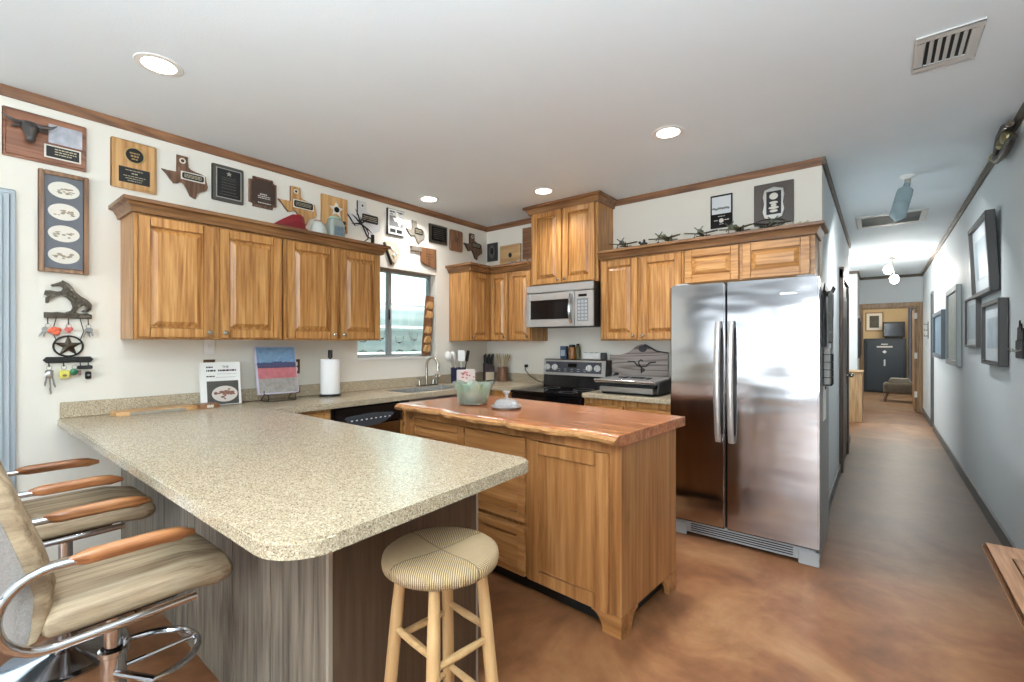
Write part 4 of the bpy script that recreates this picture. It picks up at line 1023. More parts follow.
# notched-corner plaque
t = lwall('award_plaque', 'dark brown plaque with notched corners and pale lettering', 'plaque', 1.462, 2.395)
n_ = 0.028
npoly = [(n_, 0), (0.2-n_, 0), (0.2-n_, n_*0.8), (0.2, n_), (0.2, 0.225-n_), (0.2-n_, 0.225-n_), (0.2-n_, 0.225), (n_, 0.225), (n_, 0.225-n_), (0, 0.225-n_), (0, n_), (n_, n_*0.8)]
MB('L').prism(npoly, 0, 0.018, bevel=0.003).build('board', walnut('Z'), t)
MB('L').prism([(0.015+a*0.85, 0.017+b*0.85) for a, b in npoly], 0.018, 0.021).build('face_plate', plain('chocolate_plate', rgb(66, 52, 44), 0.4), t)
bars('L', [(0.075, 0.125, 0.10, 0.007), (0.06, 0.15, 0.085, 0.005), (0.06, 0.15, 0.072, 0.005), (0.06, 0.155, 0.035, 0.006)], 0.021, cream, t)
# honey state outline
texas_plaque(1.679, 2.332, 0.312, 0.29, honey('Z'), 'light honey state-outline plaque behind the red bird', (0.38, 0.88, 0.45, 0.63), edge=walnut('Z'))
# star plaque
t = lwall('award_plaque', 'square tan plaque with a white five-point star', 'plaque', 2.026, 2.33)
MB('L').box(0, 0.245, 0, 0.297, 0, 0.018, bevel=0.004).build('board', honey('Z'), t)
def star(cx, cy, R, r, k0=PI/2): return [(cx+(R if k % 2 == 0 else r)*math.cos(k0+k*PI/5), cy+(R if k % 2 == 0 else r)*math.sin(k0+k*PI/5)) for k in range(10)]
MB('L').prism(star(0.135, 0.185, 0.07, 0.028), 0.018, 0.026, bevel=0.003).build('star', cream, t)
MB('L').prism(oval(0.135, 0.185, 0.024, 0.024), 0.026, 0.029).build('star_medal', iron, t)
for v in (0.045, 0.085): MB('L').box(0.07, 0.225, v-0.014, v+0.014, 0.018, 0.021).build('name_plate', blackm, t)
# pale state outline with dark edge
texas_plaque(2.268, 2.333, 0.35, 0.32, plain('pale_grey_marble', rgb(206, 206, 204), 0.3, var=0.1, vscale=18), 'pale grey state-outline plaque with a dark edge', (0.42, 0.90, 0.42, 0.66), edge=iron, white_plate=False)
# upright plaque with white map
t = lwall('map_plaque', 'black and silver upright plaque with a white state map', 'plaque', 2.687, 2.408)
MB('L').box(0, 0.2, 0, 0.25, 0, 0.02, bevel=0.003).build('board', blackm, t)
MB('L').box(0.008, 0.194, 0.006, 0.244, 0.02, 0.022).build('face_plate', plain('plate_light', rgb(206, 206, 202), 0.4, 0.3), t)
MB('L').box(0.022, 0.18, 0.085, 0.185, 0.022, 0.0228).build('map_ground', plain('map_grey', rgb(120, 120, 118), 0.5, var=0.3, vscale=60), t)
MB('L').prism(shape(TEX, 0.055, 0.092, 0.125, 0.13), 0.0228, 0.025).build('map_outline', whitep, t)
bars('L', [(0.025, 0.085, 0.222, 0.016), (0.105, 0.175, 0.222, 0.016), (0.025, 0.06, 0.198, 0.01)], 0.022, blackm, t)
for u in (0.03, 0.105): MB('L').box(u, u+0.062, 0.025, 0.058, 0.022, 0.0235).build('small_plate', blackm, t)
# small state outlines and plates beyond
texas_plaque(2.916, 2.38, 0.236, 0.222, plain('grey_wood_board', rgb(128, 120, 108), 0.5, var=0.25, vscale=40), 'small grey state-outline plaque above the sink window', (0.42, 0.86, 0.40, 0.68), emblem=None, white_plate=False)
t = lwall('award_plaque', 'landscape black plate on a pewter board above the sink window', 'plaque', 3.21, 2.423)
MB('L').box(0, 0.258, 0, 0.195, 0, 0.016, bevel=0.005).build('board', pewter, t)
MB('L').box(0.032, 0.236, 0.026, 0.172, 0.016, 0.0185).build('name_plate', black, t)
bars('L', [(0.06, 0.21, v, 0.005) for v in (0.15, 0.13, 0.11, 0.09, 0.07, 0.05)], 0.0185, plain('faint_engraving', rgb(96, 92, 84), 0.5), t)
t = lwall('wood_plaque', 'plain brown wooden plaque with rounded corners', 'plaque', 3.506, 2.384)
MB('L').prism(rrect(0, 0.192, 0, 0.23, 0.022), 0, 0.022, bevel=0.005).build('board', wood('russet', rgb(96, 64, 42), rgb(132, 92, 62), rgb(152, 110, 78), 'Z', knots=0.6), t)
MB('L').prism(star(0.096, 0.125, 0.045, 0.02), 0.022, 0.0235).build('carving', walnut('Z'), t)
texas_plaque(3.728, 2.338, 0.30, 0.288, walnut('Z'), 'dark state-outline plaque nearest the room corner', (0.40, 0.88, 0.45, 0.66), emblem='ring', white_plate=False, edge=iron)
# panhandle-shaped plaque
t = lwall('panhandle_plaque', 'brown panhandle-shaped wooden plaque above the end of the window', 'plaque', 2.971, 2.15)
MB('L').prism([(0.13, 0.145), (0, 0.15), (0, 0.195), (0.13, 0.2), (0.335, 0.205), (0.335, 0.0), (0.28, 0.012), (0.21, 0.02), (0.13, 0.055)], 0, 0.02, bevel=0.004).build('board', wood('russet', rgb(96, 64, 42), rgb(132, 92, 62), rgb(152, 110, 78), 'Z', knots=0.6), t)
MB('L').box(0.0, 0.128, 0.152, 0.194, 0.0205, 0.023, bevel=0.002).build('panhandle_plate', plain('grey_wood_board', rgb(128, 120, 108), 0.5, var=0.25, vscale=40), t)
bars('L', [(0.19, 0.28, 0.14, 0.008), (0.18, 0.29, 0.115, 0.006), (0.2, 0.27, 0.09, 0.006)], 0.02, walnut('Z'), t, 'carving')
# cream ornamental plaque near the window head
t = lwall('shell_plaque', 'cream and tan scalloped wall ornament at the end of the cabinets', 'ornament', 2.66, 2.13)
MB('L').prism([(0.02, 0.16), (0.0, 0.20), (0.05, 0.215), (0.11, 0.205), (0.16, 0.185), (0.175, 0.13), (0.165, 0.07), (0.13, 0.05), (0.115, 0.0), (0.085, 0.02), (0.07, 0.06), (0.04, 0.10)], 0.002, 0.02, bevel=0.006).build('board', plain('shell_cream', rgb(212, 196, 168), 0.5, bump=0.6, bscale=40, var=0.2, vscale=30), t)
for u, v in ((0.09, 0.14), (0.13, 0.11), (0.10, 0.085), (0.06, 0.16)): MB('L').prism(oval(u, v, 0.02, 0.018, 12), 0.02, 0.03, bevel=0.004).build('boss', cream, t)
MB('L').prism([(0.0, 0.19), (0.02, 0.155), (0.085, 0.0), (0.075, -0.01), (0.01, 0.14), (-0.01, 0.19)], 0.0, 0.018).build('dark_edge', iron, t)

# ------------------------------------------------------------------ things on top of the plaque-wall cabinets (top of moulding 2.206)
TOP = 2.205
t = thing('red_bird_carving', 'dark red carved bird lying on the cabinet top', 'ornament', (-3.42, 1.665, 2.2012))
redm = plain('oxblood_red', rgb(122, 22, 30), 0.35, coat=0.3)
MB().loft([[( dx+0.0, y, z) for dx, z in ((-0.035*k, 0.0), (0.035*k, 0.0), (0.045*k, hh*0.55), (0.02*k, hh), (-0.02*k, hh), (-0.045*k, hh*0.55))] for y, hh, k in ((-0.135, 0.03, 0.3), (-0.06, 0.085, 0.8), (0.0, 0.125, 1.0), (0.06, 0.135, 1.0), (0.085, 0.12, 0.8), (0.10, 0.06, 0.5))]).build('body', redm, t, smooth=20)
MB().tube([(0, -0.13, 0.02), (0, -0.19, 0.018), (0, -0.225, 0.028)], [0.006, 0.006, 0.002], 6).build('tail', blackm, t)
MB().ball((0, 0.11, 0.03), (0.012, 0.018, 0.012)).build('beak', blackm, t)
MB().box(-0.03, 0.03, -0.02, 0.06, -0.003, 0.003).build('foot_plate', blackm, t)
t = thing('white_cone_ornament', 'frosted white cone-shaped ornament on the cabinet top', 'ornament', (-3.44, 1.885, 2.2012))
MB().lathe([(0, 0), (0.055, 0), (0.065, 0.04), (0.05, 0.09), (0.028, 0.12), (0, 0.128)], seg=20).build('body', plain('frosted_white', rgb(228, 230, 222), 0.4, trans=0.2), t, smooth=60)
MB().lathe([(0.02, 0.122), (0.03, 0.128), (0.02, 0.134), (0, 0.136)], seg=16).build('cap', plain('blush', rgb(206, 160, 140), 0.5), t)
t = thing('glass_jar', 'square pale glass jar with a dark label on the cabinet top', 'jar', (-3.43, 2.02, 2.2012))
MB().loft([[(x, y, z) for x, y in rrect(-w, w, -w, w, 0.02)] for z, w in ((0, 0.055), (0.01, 0.06), (0.12, 0.06), (0.145, 0.05), (0.16, 0.045), (0.165, 0.05))]).build('body', plain('jar_glass', rgb(214, 230, 224), 0.1, trans=0.6), t)
MB().box(0.0605, 0.062, -0.04, 0.04, 0.03, 0.10).build('label', plain('jar_label', rgb(96, 110, 118), 0.6, var=0.5, vscale=60), t)
MB().lathe([(0, 0.165), (0.045, 0.165), (0.047, 0.18), (0.02, 0.19), (0, 0.19)], seg=18).build('lid', plain('lid_green', rgb(150, 176, 150), 0.4), t)
t = thing('barbed_star_sculpture', 'spiky dark metal wire sculpture on the cabinet top', 'sculpture', (-3.42, 2.25, 2.2012))
MB().lathe([(0, 0), (0.03, 0), (0.028, 0.006), (0, 0.008)], seg=14).build('base', iron, t)
MB().tube([(0, 0.0, 0.006), (0, 0.07, 0.06), (0, 0.075, 0.11), (0, 0.05, 0.15), (0, 0.0, 0.175)], [0.004, 0.005, 0.005, 0.006, 0.006], 7).build('stem', iron, t)
for a, L in ((2.5, 0.11), (0.7, 0.10), (3.3, 0.09), (-0.5, 0.13), (1.6, 0.06), (2.0, 0.13)):
    MB().tube([(0, 0, 0.175), (0.01, L*0.6*math.cos(a), 0.175+L*0.6*math.sin(a)), (0, L*math.cos(a), 0.175+L*math.sin(a))], [0.008, 0.006, 0.001], 6).build('spike', iron, t)
t = thing('small_figurine', 'small dark upright figurine at the end of the cabinet top', 'ornament', (-3.44, 2.38, 2.2012))
MB().box(-0.012, 0.012, -0.012, 0.012, 0, 0.11, bevel=0.003).build('body', blackm, t)
MB().ball((0, -0.07, 0.014), (0.014, 0.02, 0.014)).tube([(0, -0.06, 0.005), (0, 0, 0.005)], 0.004, 6).build('ball_foot', blackm, t)

# ------------------------------------------------------------------ stove wall: plaques and things above the cabinets
def bwall(name, label, cat, x, z): return thing(name, label, cat, (x, YB, z))
t = bwall('portrait_plaque', 'small dark plaque with an oval medallion in the corner of the stove wall', 'plaque', -3.652, 2.335)
MB('B').box(0, 0.16, 0, 0.215, 0, 0.016, bevel=0.004).build('board', plain('charcoal_board', rgb(62, 60, 60), 0.4, 0.3), t)
MB('B').prism(oval(0.08, 0.11, 0.045, 0.075), 0.016, 0.02, bevel=0.002).build('medallion', plain('charcoal_light', rgb(104, 102, 100), 0.4, 0.4), t)
MB('B').prism(oval(0.08, 0.12, 0.025, 0.04), 0.02, 0.024).build('relief', blackm, t)
t = thing('knot_board', 'pale wood board with a dark knot leaning above the corner cabinets', 'ornament', (-3.44, YB-0.012, 2.2012))
MB('B').box(0, 0.30, 0, 0.29, 0, 0.02, bevel=0.004).build('board', pine('X'), t)
MB('B').prism(oval(0.155, 0.17, 0.022, 0.028, 14), 0.02, 0.026).build('knot', blackm, t)
MB('B').box(0.01, 0.2, 0.0, 0.035, 0.021, 0.028).build('name_strip', iron, t)
t = thing('slat_plaque', 'tall brown plaque standing beside the tall cabinet', 'plaque', (-3.12, YB-0.003, 2.2012))
MB('B').box(0, 0.325, 0, 0.45, 0, 0.018, bevel=0.003).build('board', wood('russet', rgb(96, 64, 42), rgb(132, 92, 62), rgb(152, 110, 78), 'X'), t)
for i in range(3):
    MB('B').box(0.03, 0.295, 0.33-i*0.1, 0.335-i*0.1, 0.018, 0.02).build('groove', walnut('X'), t)
pebm = plain('pale_pebble', rgb(176, 158, 146), 0.6, var=0.25, vscale=20)
random.seed(5)
for k in range(14):
    x = -3.24+0.036*k*0.9; z = 2.2235 if k % 2 == 0 else 2.258
    o = MB().ball((0, 0, 0), (0.032, 0.034, 0.022), 12, 7).build('river_stone', pebm, loc=(x, YB-0.10-0.02*(k % 3), z))
    tag(o, 'rounded pale stone in the heap beside the tall cabinet', 'stone', 'stones heaped above the corner cabinets')
t = bwall('photo_plaque', 'black plaque with a white landscape photo and round emblem', 'plaque', -1.123, 2.338)
MB('B').box(0, 0.172, 0, 0.275, 0, 0.016, bevel=0.003).build('board', black, t)
MB('B').box(0.012, 0.162, 0.115, 0.26, 0.016, 0.018).build('photo', plain('pale_sky_print', rgb(216, 220, 222), 0.5), t)
m = MB('B'); random.seed(2)
for k in range(12): m.prism(oval(0.022+0.011*k, 0.155+0.008*random.random(), 0.009, 0.009, 8), 0.018, 0.0185+0.0001*k)
m.build('treeline', plain('treeline', rgb(120, 124, 122), 0.6), t)
MB('B').prism(oval(0.087, 0.058, 0.018, 0.018), 0.016, 0.019).build('emblem', cream, t)
bars('B', [(0.03, 0.062, 0.062, 0.006), (0.112, 0.145, 0.062, 0.006), (0.06, 0.115, 0.095, 0.004), (0.07, 0.105, 0.03, 0.004)], 0.016, cream, t)
t = bwall('belt_buckle_plaque', 'large dark walnut plaque with a silver scroll-edged shield', 'plaque', -0.79, 2.305)
MB('B').box(0, 0.275, 0, 0.325, 0, 0.02, bevel=0.004).build('board', plain('dark_taupe_board', rgb(84, 76, 70), 0.4), t)
sh = [(0.075, 0.05), (0.14, 0.032), (0.20, 0.055), (0.215, 0.11), (0.2, 0.16), (0.215, 0.22), (0.205, 0.27), (0.14, 0.29), (0.075, 0.272), (0.062, 0.22), (0.078, 0.16), (0.06, 0.1)]
MB('B').prism(sh, 0.02, 0.028, bevel=0.004).build('shield', silverp, t)
MB('B').tube([MB.FR['B'](0.14+0.098*math.cos(a), 0.165+0.125*math.sin(a), 0.022) for a in [2*PI*i/40 for i in range(40)]], 0.004, 6, closed=True).build('scroll_rim', iron, t)
MB('B').box(0.09, 0.192, 0.075, 0.255, 0.028, 0.030).build('shield_face', blackm, t)
MB('B').prism(oval(0.141, 0.215, 0.03, 0.026), 0.030, 0.033, bevel=0.002).build('medal', cream, t)
for v, w in ((0.165, 0.03), (0.145, 0.02), (0.125, 0.036), (0.10, 0.028)): MB('B').prism(oval(0.141, v, w, 0.011, 14), 0.030, 0.032).build('ribbon', cream, t)

# model aeroplanes parked along the top of the stove-wall cabinets
olive = plain('olive_drab', rgb(104, 108, 78), 0.5); olive2 = plain('dark_olive', rgb(72, 74, 58), 0.5); sand = plain('pale_tan', rgb(196, 180, 146), 0.6)
def plane(x, y, rz, m, label, span=0.25, z=2.2012, up=0.055):
    t = thing('model_aeroplane', label, 'model aeroplane', (x, y, z), rz, group='model aeroplanes on the cabinet top')
    MB().tube([(0, -0.105, up), (0, -0.10, up), (0, -0.06, up+0.004), (0, 0.03, up+0.006), (0, 0.12, up+0.004), (0, 0.135, up+0.004)], [0.008, 0.016, 0.02, 0.018, 0.008, 0.003], 12).build('fuselage', m, t)
    MB().loft([[(sx*span/2*s, yo, up-0.006+0.018*s) for yo in ()] or [(sx*span/2*s, -0.055+0.012*s, up-0.008+0.016*s), (sx*span/2*s, -0.02, up-0.002+0.018*s), (sx*span/2*s, 0.015-0.012*s, up-0.006+0.016*s), (sx*span/2*s, -0.02, up-0.011+0.016*s)] for sx, s in ((-1, 1), (-1, 0.5), (1, 0.0), (1, 0.5), (1, 1))]).build('wing', m, t)
    MB().box(-0.055, 0.055, 0.10, 0.128, up+0.004, up+0.008, bevel=0.001, seg=1).build('tailplane', m, t)
    MB('L').prism([(0.095, up+0.006), (0.13, up+0.006), (0.132, up+0.055), (0.115, up+0.05)], -0.002, 0.002).build('fin', m, t)
    MB().ball((0, -0.01, up+0.022), (0.011, 0.026, 0.011), 10, 6).build('canopy', black, t)
    for a in (0.7, 2.27):
        p = MB().box(-0.045, 0.045, -0.002, 0.002, -0.004, 0.004, bevel=0.001, seg=1).build('propeller', olive2, t)
        p.location = (0, -0.11, up); p.rotation_euler = (0, a, 0)
    for sx in (-1, 1):
        MB().cyl((sx*0.045, -0.03, up-0.005), (sx*0.045, -0.035, 0.014), 0.003, seg=6).lathe([(0.0, -0.005), (0.014, -0.005), (0.014, 0.005), (0, 0.005)], (sx*0.045, -0.035, 0.0145), 14, 'x').build('wheel', blackm, t)
    MB().cyl((0, 0.125, up), (0, 0.128, 0.0), 0.003, seg=6).build('tail_strut', blackm, t)
    return t
plane(-1.80, 3.86, 0.25, olive2, 'dark model propeller plane beside the tall cabinet')
plane(-1.42, 3.86, -0.1, olive, 'olive model plane with a crossed propeller over the tall doors', span=0.27)
plane(-1.13, 3.87, 0.15, olive2, 'dark model plane over the seam between the tall doors and the short ones', span=0.25)
plane(-0.87, 3.88, -0.2, olive, 'green model plane standing below the photo plaque', span=0.24)
plane(-0.64, 3.89, 0.35, olive2, 'dark model plane in front of the large walnut plaque', span=0.24)
t = thing('small_rider_figure', 'tiny dark rider figure between the first two model planes', 'ornament', (-1.60, 3.84, 2.2012))
MB().ball((0, 0, 0.03), (0.035, 0.014, 0.016)).cyl((-0.022, 0, 0.0), (-0.02, 0, 0.03), 0.005).cyl((0.022, 0, 0.0), (0.02, 0, 0.03), 0.005).ball((-0.036, 0, 0.045), 0.012).build('mount', blackm, t)
MB().ball((0.004, 0, 0.055), (0.01, 0.01, 0.016)).build('rider', iron, t)
for k in range(3):
    o = MB().ball((0, 0, 0.012), (0.016, 0.012, 0.012)).ball((0.012, 0, 0.026), 0.008).build('shell_trinket', sand, loc=(-0.50+0.045*k, 3.84, 2.2062))
    tag(o, 'little pale shell trinket at the passage end of the cabinet top', 'ornament', 'shell trinkets on the cabinet top')

# ------------------------------------------------------------------ horse key rack and hanging keys
t = lwall('horse_key_rack', 'dark metal key rack with a rearing horse and a ringed star', 'key rack', 0.49, 1.40)
raw = [(0.14, 0.845), (0.17, 0.875), (0.28, 0.93), (0.36, 0.97), (0.39, 1.03), (0.43, 0.98), (0.52, 0.93), (0.60, 0.80), (0.66, 0.67), (0.78, 0.54), (0.90, 0.47), (0.97, 0.39), (1.02, 0.30), (1.0, 0.15), (0.93, 0.07), (0.83, 0.05), (0.78, 0.10), (0.87, 0.15), (0.885, 0.24), (0.84, 0.28), (0.78, 0.25), (0.70, 0.14), (0.64, 0.0), (0.44, 0.0), (0.46, 0.05), (0.56, 0.09), (0.60, 0.20), (0.56, 0.37), (0.46, 0.50), (0.36, 0.56), (0.24, 0.52), (0.12, 0.43), (0.10, 0.31), (0.04, 0.30), (0.045, 0.47), (0.13, 0.53), (0.25, 0.57), (0.14, 0.585), (0.07, 0.52), (0.01, 0.55), (0.04, 0.68), (0.14, 0.69), (0.28, 0.655), (0.36, 0.68), (0.40, 0.78), (0.34, 0.83), (0.28, 0.825), (0.19, 0.80)]
hp = [(-0.102+x*0.2, 0.142+y*0.186) for x, y in raw]
MB('L').prism(hp, 0.004, 0.016, bevel=0.0015).build('horse', bronze, t)
MB('L').prism([(-0.022, 0.326), (0.004, 0.312), (0.022, 0.284), (0.034, 0.258), (0.022, 0.262), (0.008, 0.272), (-0.002, 0.292), (-0.014, 0.31)], 0.016, 0.022, bevel=0.003).build('mane', plain('bronze_light', rgb(112, 102, 86), 0.4, 0.7, bump=0.6, bscale=90), t)
MB('L').prism([(-0.1, 0.115), (0.1, 0.115), (0.1, 0.14), (0.08, 0.148), (0.05, 0.142), (0.02, 0.152), (-0.02, 0.144), (-0.05, 0.15), (-0.08, 0.143), (-0.1, 0.146)], 0.002, 0.02, bevel=0.003).build('ground_bar', bronze, t)
MB('L').prism([(-0.105, -0.123), (-0.09, -0.140), (0.095, -0.140), (0.108, -0.123), (0.095, -0.106), (-0.09, -0.106)], 0.002, 0.014, bevel=0.002).build('lower_bar', iron, t)
MB().tube([F_(0.062*math.cos(a), -0.045+0.058*math.sin(a), 0.01) for a in [2*PI*i/36 for i in range(36)]], 0.005, 8, closed=True).build('ring', iron, t)
s5 = MB('L'); sp_ = star(0, -0.045, 0.066, 0.025)
va = [s5._v(u, v, 0.006) for u, v in sp_]; top = s5._v(0, -0.045, 0.02)
for k in range(10): s5.bm.faces.new([va[k], va[(k+1) % 10], top])
s5.bm.faces.new(va); s5.build('star', bronze, t, smooth=10)
for u in (-0.085, 0.0, 0.085):
    MB().tube([F_(u, 0.118, 0.01), F_(u, 0.092, 0.012), F_(u, 0.08, 0.02), F_(u, 0.085, 0.03)], 0.0025, 6).build('hook', iron, t)
for u in (-0.08, -0.02, 0.05, 0.085):
    MB().tube([F_(u, -0.138, 0.01), F_(u, -0.153, 0.012), F_(u, -0.16, 0.02), F_(u, -0.154, 0.028)], 0.0025, 6).build('hook', iron, t)
for s in (-1, 1): MB().tube([F_(s*0.05, 0.115, 0.008), F_(s*0.066, 0.04, 0.008), F_(s*0.05, -0.012, 0.008)], 0.0022, 6).build('chain', iron, t)
def keybunch(u, v, label, mat, kind, cat='keys'):
    t = thing(kind, label, cat, (XL, 0.49+u, 1.40+v))
    MB().tube([F_(0.011*math.cos(a), -0.012+0.012*math.sin(a), 0.022) for a in [2*PI*i/16 for i in range(16)]], 0.0014, 6, closed=True).build('key_ring', nickel, t)
    return t
silverk = plain('key_metal', rgb(150, 148, 144), 0.3, 0.9)
def key(t, u, v, L, rot, mat=silverk, n=0.02):
    m = MB('L'); c, s_ = math.cos(rot), math.sin(rot)
    P = oval(0, -0.012, 0.012, 0.012, 12)
    Q = [(-0.0035, -0.02), (0.0035, -0.02), (0.0035, -L), (0, -L-0.005), (-0.0035, -L), (-0.006, -L*0.8), (-0.0035, -L*0.72)]
    for z, poly in ((0, P), (0.0002, Q)): m.prism([(u+a*c-b*s_, v+a*s_+b*c) for a, b in poly], n+z, n+z+0.0025)
    return m.build('key', mat, t)
t = keybunch(-0.085, 0.082, 'bunch of keys with a red and orange tassel on the horse rack', None, 'tassel_keys')
tm = plain('orange_red_fabric', rgb(206, 96, 66), 0.7, var=0.5, vscale=60)
for du, dv in ((0.012, -0.04), (0.035, -0.052), (0.025, -0.03), (0.04, -0.035)): MB().ball(F_(du, dv, 0.022), (0.008, 0.016, 0.014), 10, 6).build('tassel', tm, t)
key(t, -0.006, -0.022, 0.05, -0.2); key(t, -0.008, -0.022, 0.055, -0.5, n=0.026)
t = keybunch(0.0, 0.082, 'small pink fob hanging at the middle hook above the star', None, 'pink_key_fob')
for du, dv in ((-0.008, -0.03), (0.008, -0.028), (0.0, -0.038)): MB().ball(F_(du, dv, 0.022), (0.008, 0.011, 0.012), 10, 6).build('fob', plain('pink_fob', rgb(206, 108, 104), 0.6), t)
t = keybunch(0.085, 0.082, 'grey key bunch hanging beside the ringed star', None, 'grey_keys')
key(t, 0.0, -0.022, 0.05, 0.1); key(t, -0.004, -0.022, 0.055, -0.35, n=0.026); key(t, 0.002, -0.022, 0.045, 0.35, n=0.03)
MB().box(*(0.018, 0.03, -0.012, 0.012, -0.05, -0.025), bevel=0.003).build('tag', plain('grey_tag', rgb(128, 126, 122), 0.5), t)
t = keybunch(-0.08, -0.154, 'long silver key bunch on the lower bar of the horse rack', None, 'silver_keys')
key(t, 0.0, -0.022, 0.135, 0.05); key(t, -0.004, -0.022, 0.09, -0.15, n=0.026); key(t, 0.003, -0.022, 0.10, 0.2, n=0.03)
MB().ball(F_(0, -0.05, 0.03), (0.008, 0.018, 0.02), 10, 7).build('silver_charm', silverp, t)
t = keybunch(-0.02, -0.154, 'yellow toy key fob on the lower bar of the horse rack', None, 'yellow_key_fob')
MB('L').prism(rrect(-0.02, 0.024, -0.075, -0.028, 0.012), 0.014, 0.03, bevel=0.004).build('fob', plain('yellow_fob', rgb(206, 196, 92), 0.5), t)
MB('L').prism(oval(0.002, -0.058, 0.009, 0.007), 0.03, 0.034).build('fob_face', plain('fob_brown', rgb(120, 92, 58), 0.6), t)
t = keybunch(0.025, -0.154, 'green ball key fob with a small tag on the horse rack', None, 'green_key_fob')
MB().ball(F_(-0.004, -0.04, 0.028), (0.013, 0.02, 0.019)).build('ball', plain('green_fob', rgb(46, 106, 70), 0.45), t)
MB('L').box(0.014, 0.028, -0.06, -0.03, 0.02, 0.025, bevel=0.002).build('tag', plain('tag_mauve', rgb(150, 118, 116), 0.5), t)
t = keybunch(0.085, -0.154, 'black car key fob with a strap on the horse rack', None, 'black_key_fob')
MB('L').box(-0.052, 0.016, -0.026, -0.004, 0.03, 0.038, bevel=0.003).build('strap', blackm, t)
MB('L').prism(rrect(-0.016, 0.012, -0.085, -0.04, 0.009), 0.016, 0.03, bevel=0.004).build('fob', black, t)
MB('L').prism(oval(-0.002, -0.062, 0.006, 0.006, 12), 0.03, 0.032).build('button', grey, t)

# ------------------------------------------------------------------ wall plates
def outlet(frame, loc, label, plate, face, kind='outlet', dbl=False, w=0.072, h=0.115):
    t = thing('wall_'+kind, label, kind, loc)
    MB(frame).box(-w/2, w/2, -h/2, h/2, 0.0005, 0.006, bevel=0.002, seg=1).build('cover_plate', plate, t)
    if kind == 'switch': MB(frame).box(-0.006, 0.006, -0.012, 0.012, 0.006, 0.016, bevel=0.002, seg=1).build('toggle', blackm if plate is not white else face, t)
    else:
        for dv in (-0.022, 0.022): MB(frame).prism(rrect(-0.016, 0.016, dv-0.015, dv+0.015, 0.006), 0.006, 0.0085).build('socket', face, t)
    return t
outlet('L', (XL, 1.205, 1.352), 'white switch plate under the cabinet above the cookbook', white, white, 'switch')
brassp = plain('brown_brass_plate', rgb(96, 68, 46), 0.4, 0.3)
outlet('L', (XL, 1.207, 1.20), 'brown outlet plate half hidden behind the white cookbook', brassp, brassp)
outlet('L', (XL, 1.815, 1.185), 'brown outlet plate with ivory sockets beside the scenic book', brassp, cream)
tt = outlet('B', (-3.06, YB, 1.115), 'white outlet with the black stove plug on the back wall', white, white)
tb = thing('power_cord', 'black plug and cord running from the back wall outlet to the stove', 'cord', (-3.06, YB, 1.115))
MB('B').box(-0.016, 0.016, -0.01, 0.02, 0.009, 0.05, bevel=0.006).build('plug', blackm, tb)
MB().tube([(0, -0.045, -0.005), (0.02, -0.07, -0.04), (0.09, -0.08, -0.10), (0.19, -0.07, -0.15), (0.27, -0.05, -0.165)], 0.005, 8).build('cord', blackm, tb)

# ------------------------------------------------------------------ things on the wall counter
C0 = CT+0.0008
def flatboard(name, label, loc, poly, th, mat, rz=0):
    t = thing(name, label, 'cutting board', loc, rz)
    MB().prism(poly, 0, th, bevel=0.004).build('board', mat, t)
    return t
t = flatboard('cutting_board', 'wavy-edged light wood cutting board with a grey edge', (-3.535, 0.88, C0), [(-0.085, -0.21), (-0.02, -0.225), (0.05, -0.21), (0.068, -0.15), (0.052, -0.08), (0.045, -0.02), (0.062, 0.05), (0.07, 0.13), (0.05, 0.20), (-0.02, 0.225), (-0.08, 0.20), (-0.095, 0.1), (-0.09, -0.1)], 0.022, honey('Y'))
MB().prism([(0.062, -0.15), (0.071, -0.152), (0.057, -0.08), (0.05, -0.02), (0.067, 0.05), (0.075, 0.13), (0.068, 0.13), (0.058, 0.05), (0.042, -0.02), (0.048, -0.08)], 0.001, 0.017).build('bark_edge', plain('board_grey_edge', rgb(150, 142, 128), 0.6, var=0.4, vscale=40), t)
MB().prism([(-0.06, -0.16), (0.03, -0.17), (0.035, -0.06), (-0.06, -0.05)], 0.0221, 0.0226).build('pale_inlay', pine('Y'), t)
t = flatboard('cutting_board', 'small reddish cutting board beside the white cookbook', (-3.50, 1.135, C0), [(-0.05, -0.06), (0.05, -0.055), (0.06, 0.0), (0.05, 0.06), (-0.05, 0.06)], 0.028, wood('russet', rgb(96, 64, 42), rgb(132, 92, 62), rgb(152, 110, 78), 'Y'), 0.1)
MB().box(0.048, 0.0625, -0.02, 0.02, 0.004, 0.024, bevel=0.003).build('pale_end', cream, t)
# white cookbook, leaning back
t = thing('cookbook', 'white cookbook with a dark food photo leaning on the backsplash', 'book', (-3.545, 1.245, C0+0.004), -0.12)
t.rotation_euler = (0, -0.18, -0.12)
MB().box(-0.03, -0.001, -0.115, 0.115, 0.003, 0.292).build('pages', plain('page_edges', rgb(226, 220, 206), 0.8), t)
cv = MB(); cv.box(-0.001, 0.002, -0.12, 0.12, 0, 0.296); cv.box(-0.033, -0.03, -0.12, 0.12, 0, 0.296); cv.box(-0.03, -0.001, -0.1195, -0.116, 0, 0.296)
cv.build('cover', white, t)
MB('L').box(-0.085, 0.105, 0.004, 0.165, 0.002, 0.0028).build('cover_photo', plain('food_photo', rgb(62, 58, 50), 0.5, var=0.4, vscale=30), t)
MB('L').prism(oval(0.02, 0.075, 0.078, 0.055), 0.0028, 0.0032).build('plate_picture', plain('plate_pale', rgb(206, 198, 188), 0.5, var=0.1), t)
m = MB('L'); random.seed(12)
for k in range(26):
    a = 2*PI*random.random(); r = 0.05*random.random()
    m.prism(oval(0.02+r*math.cos(a)*1.15, 0.075+r*math.sin(a)*0.75, 0.006+0.012*random.random(), 0.004+0.007*random.random(), 8), 0.0032, 0.0034+0.00004*k)
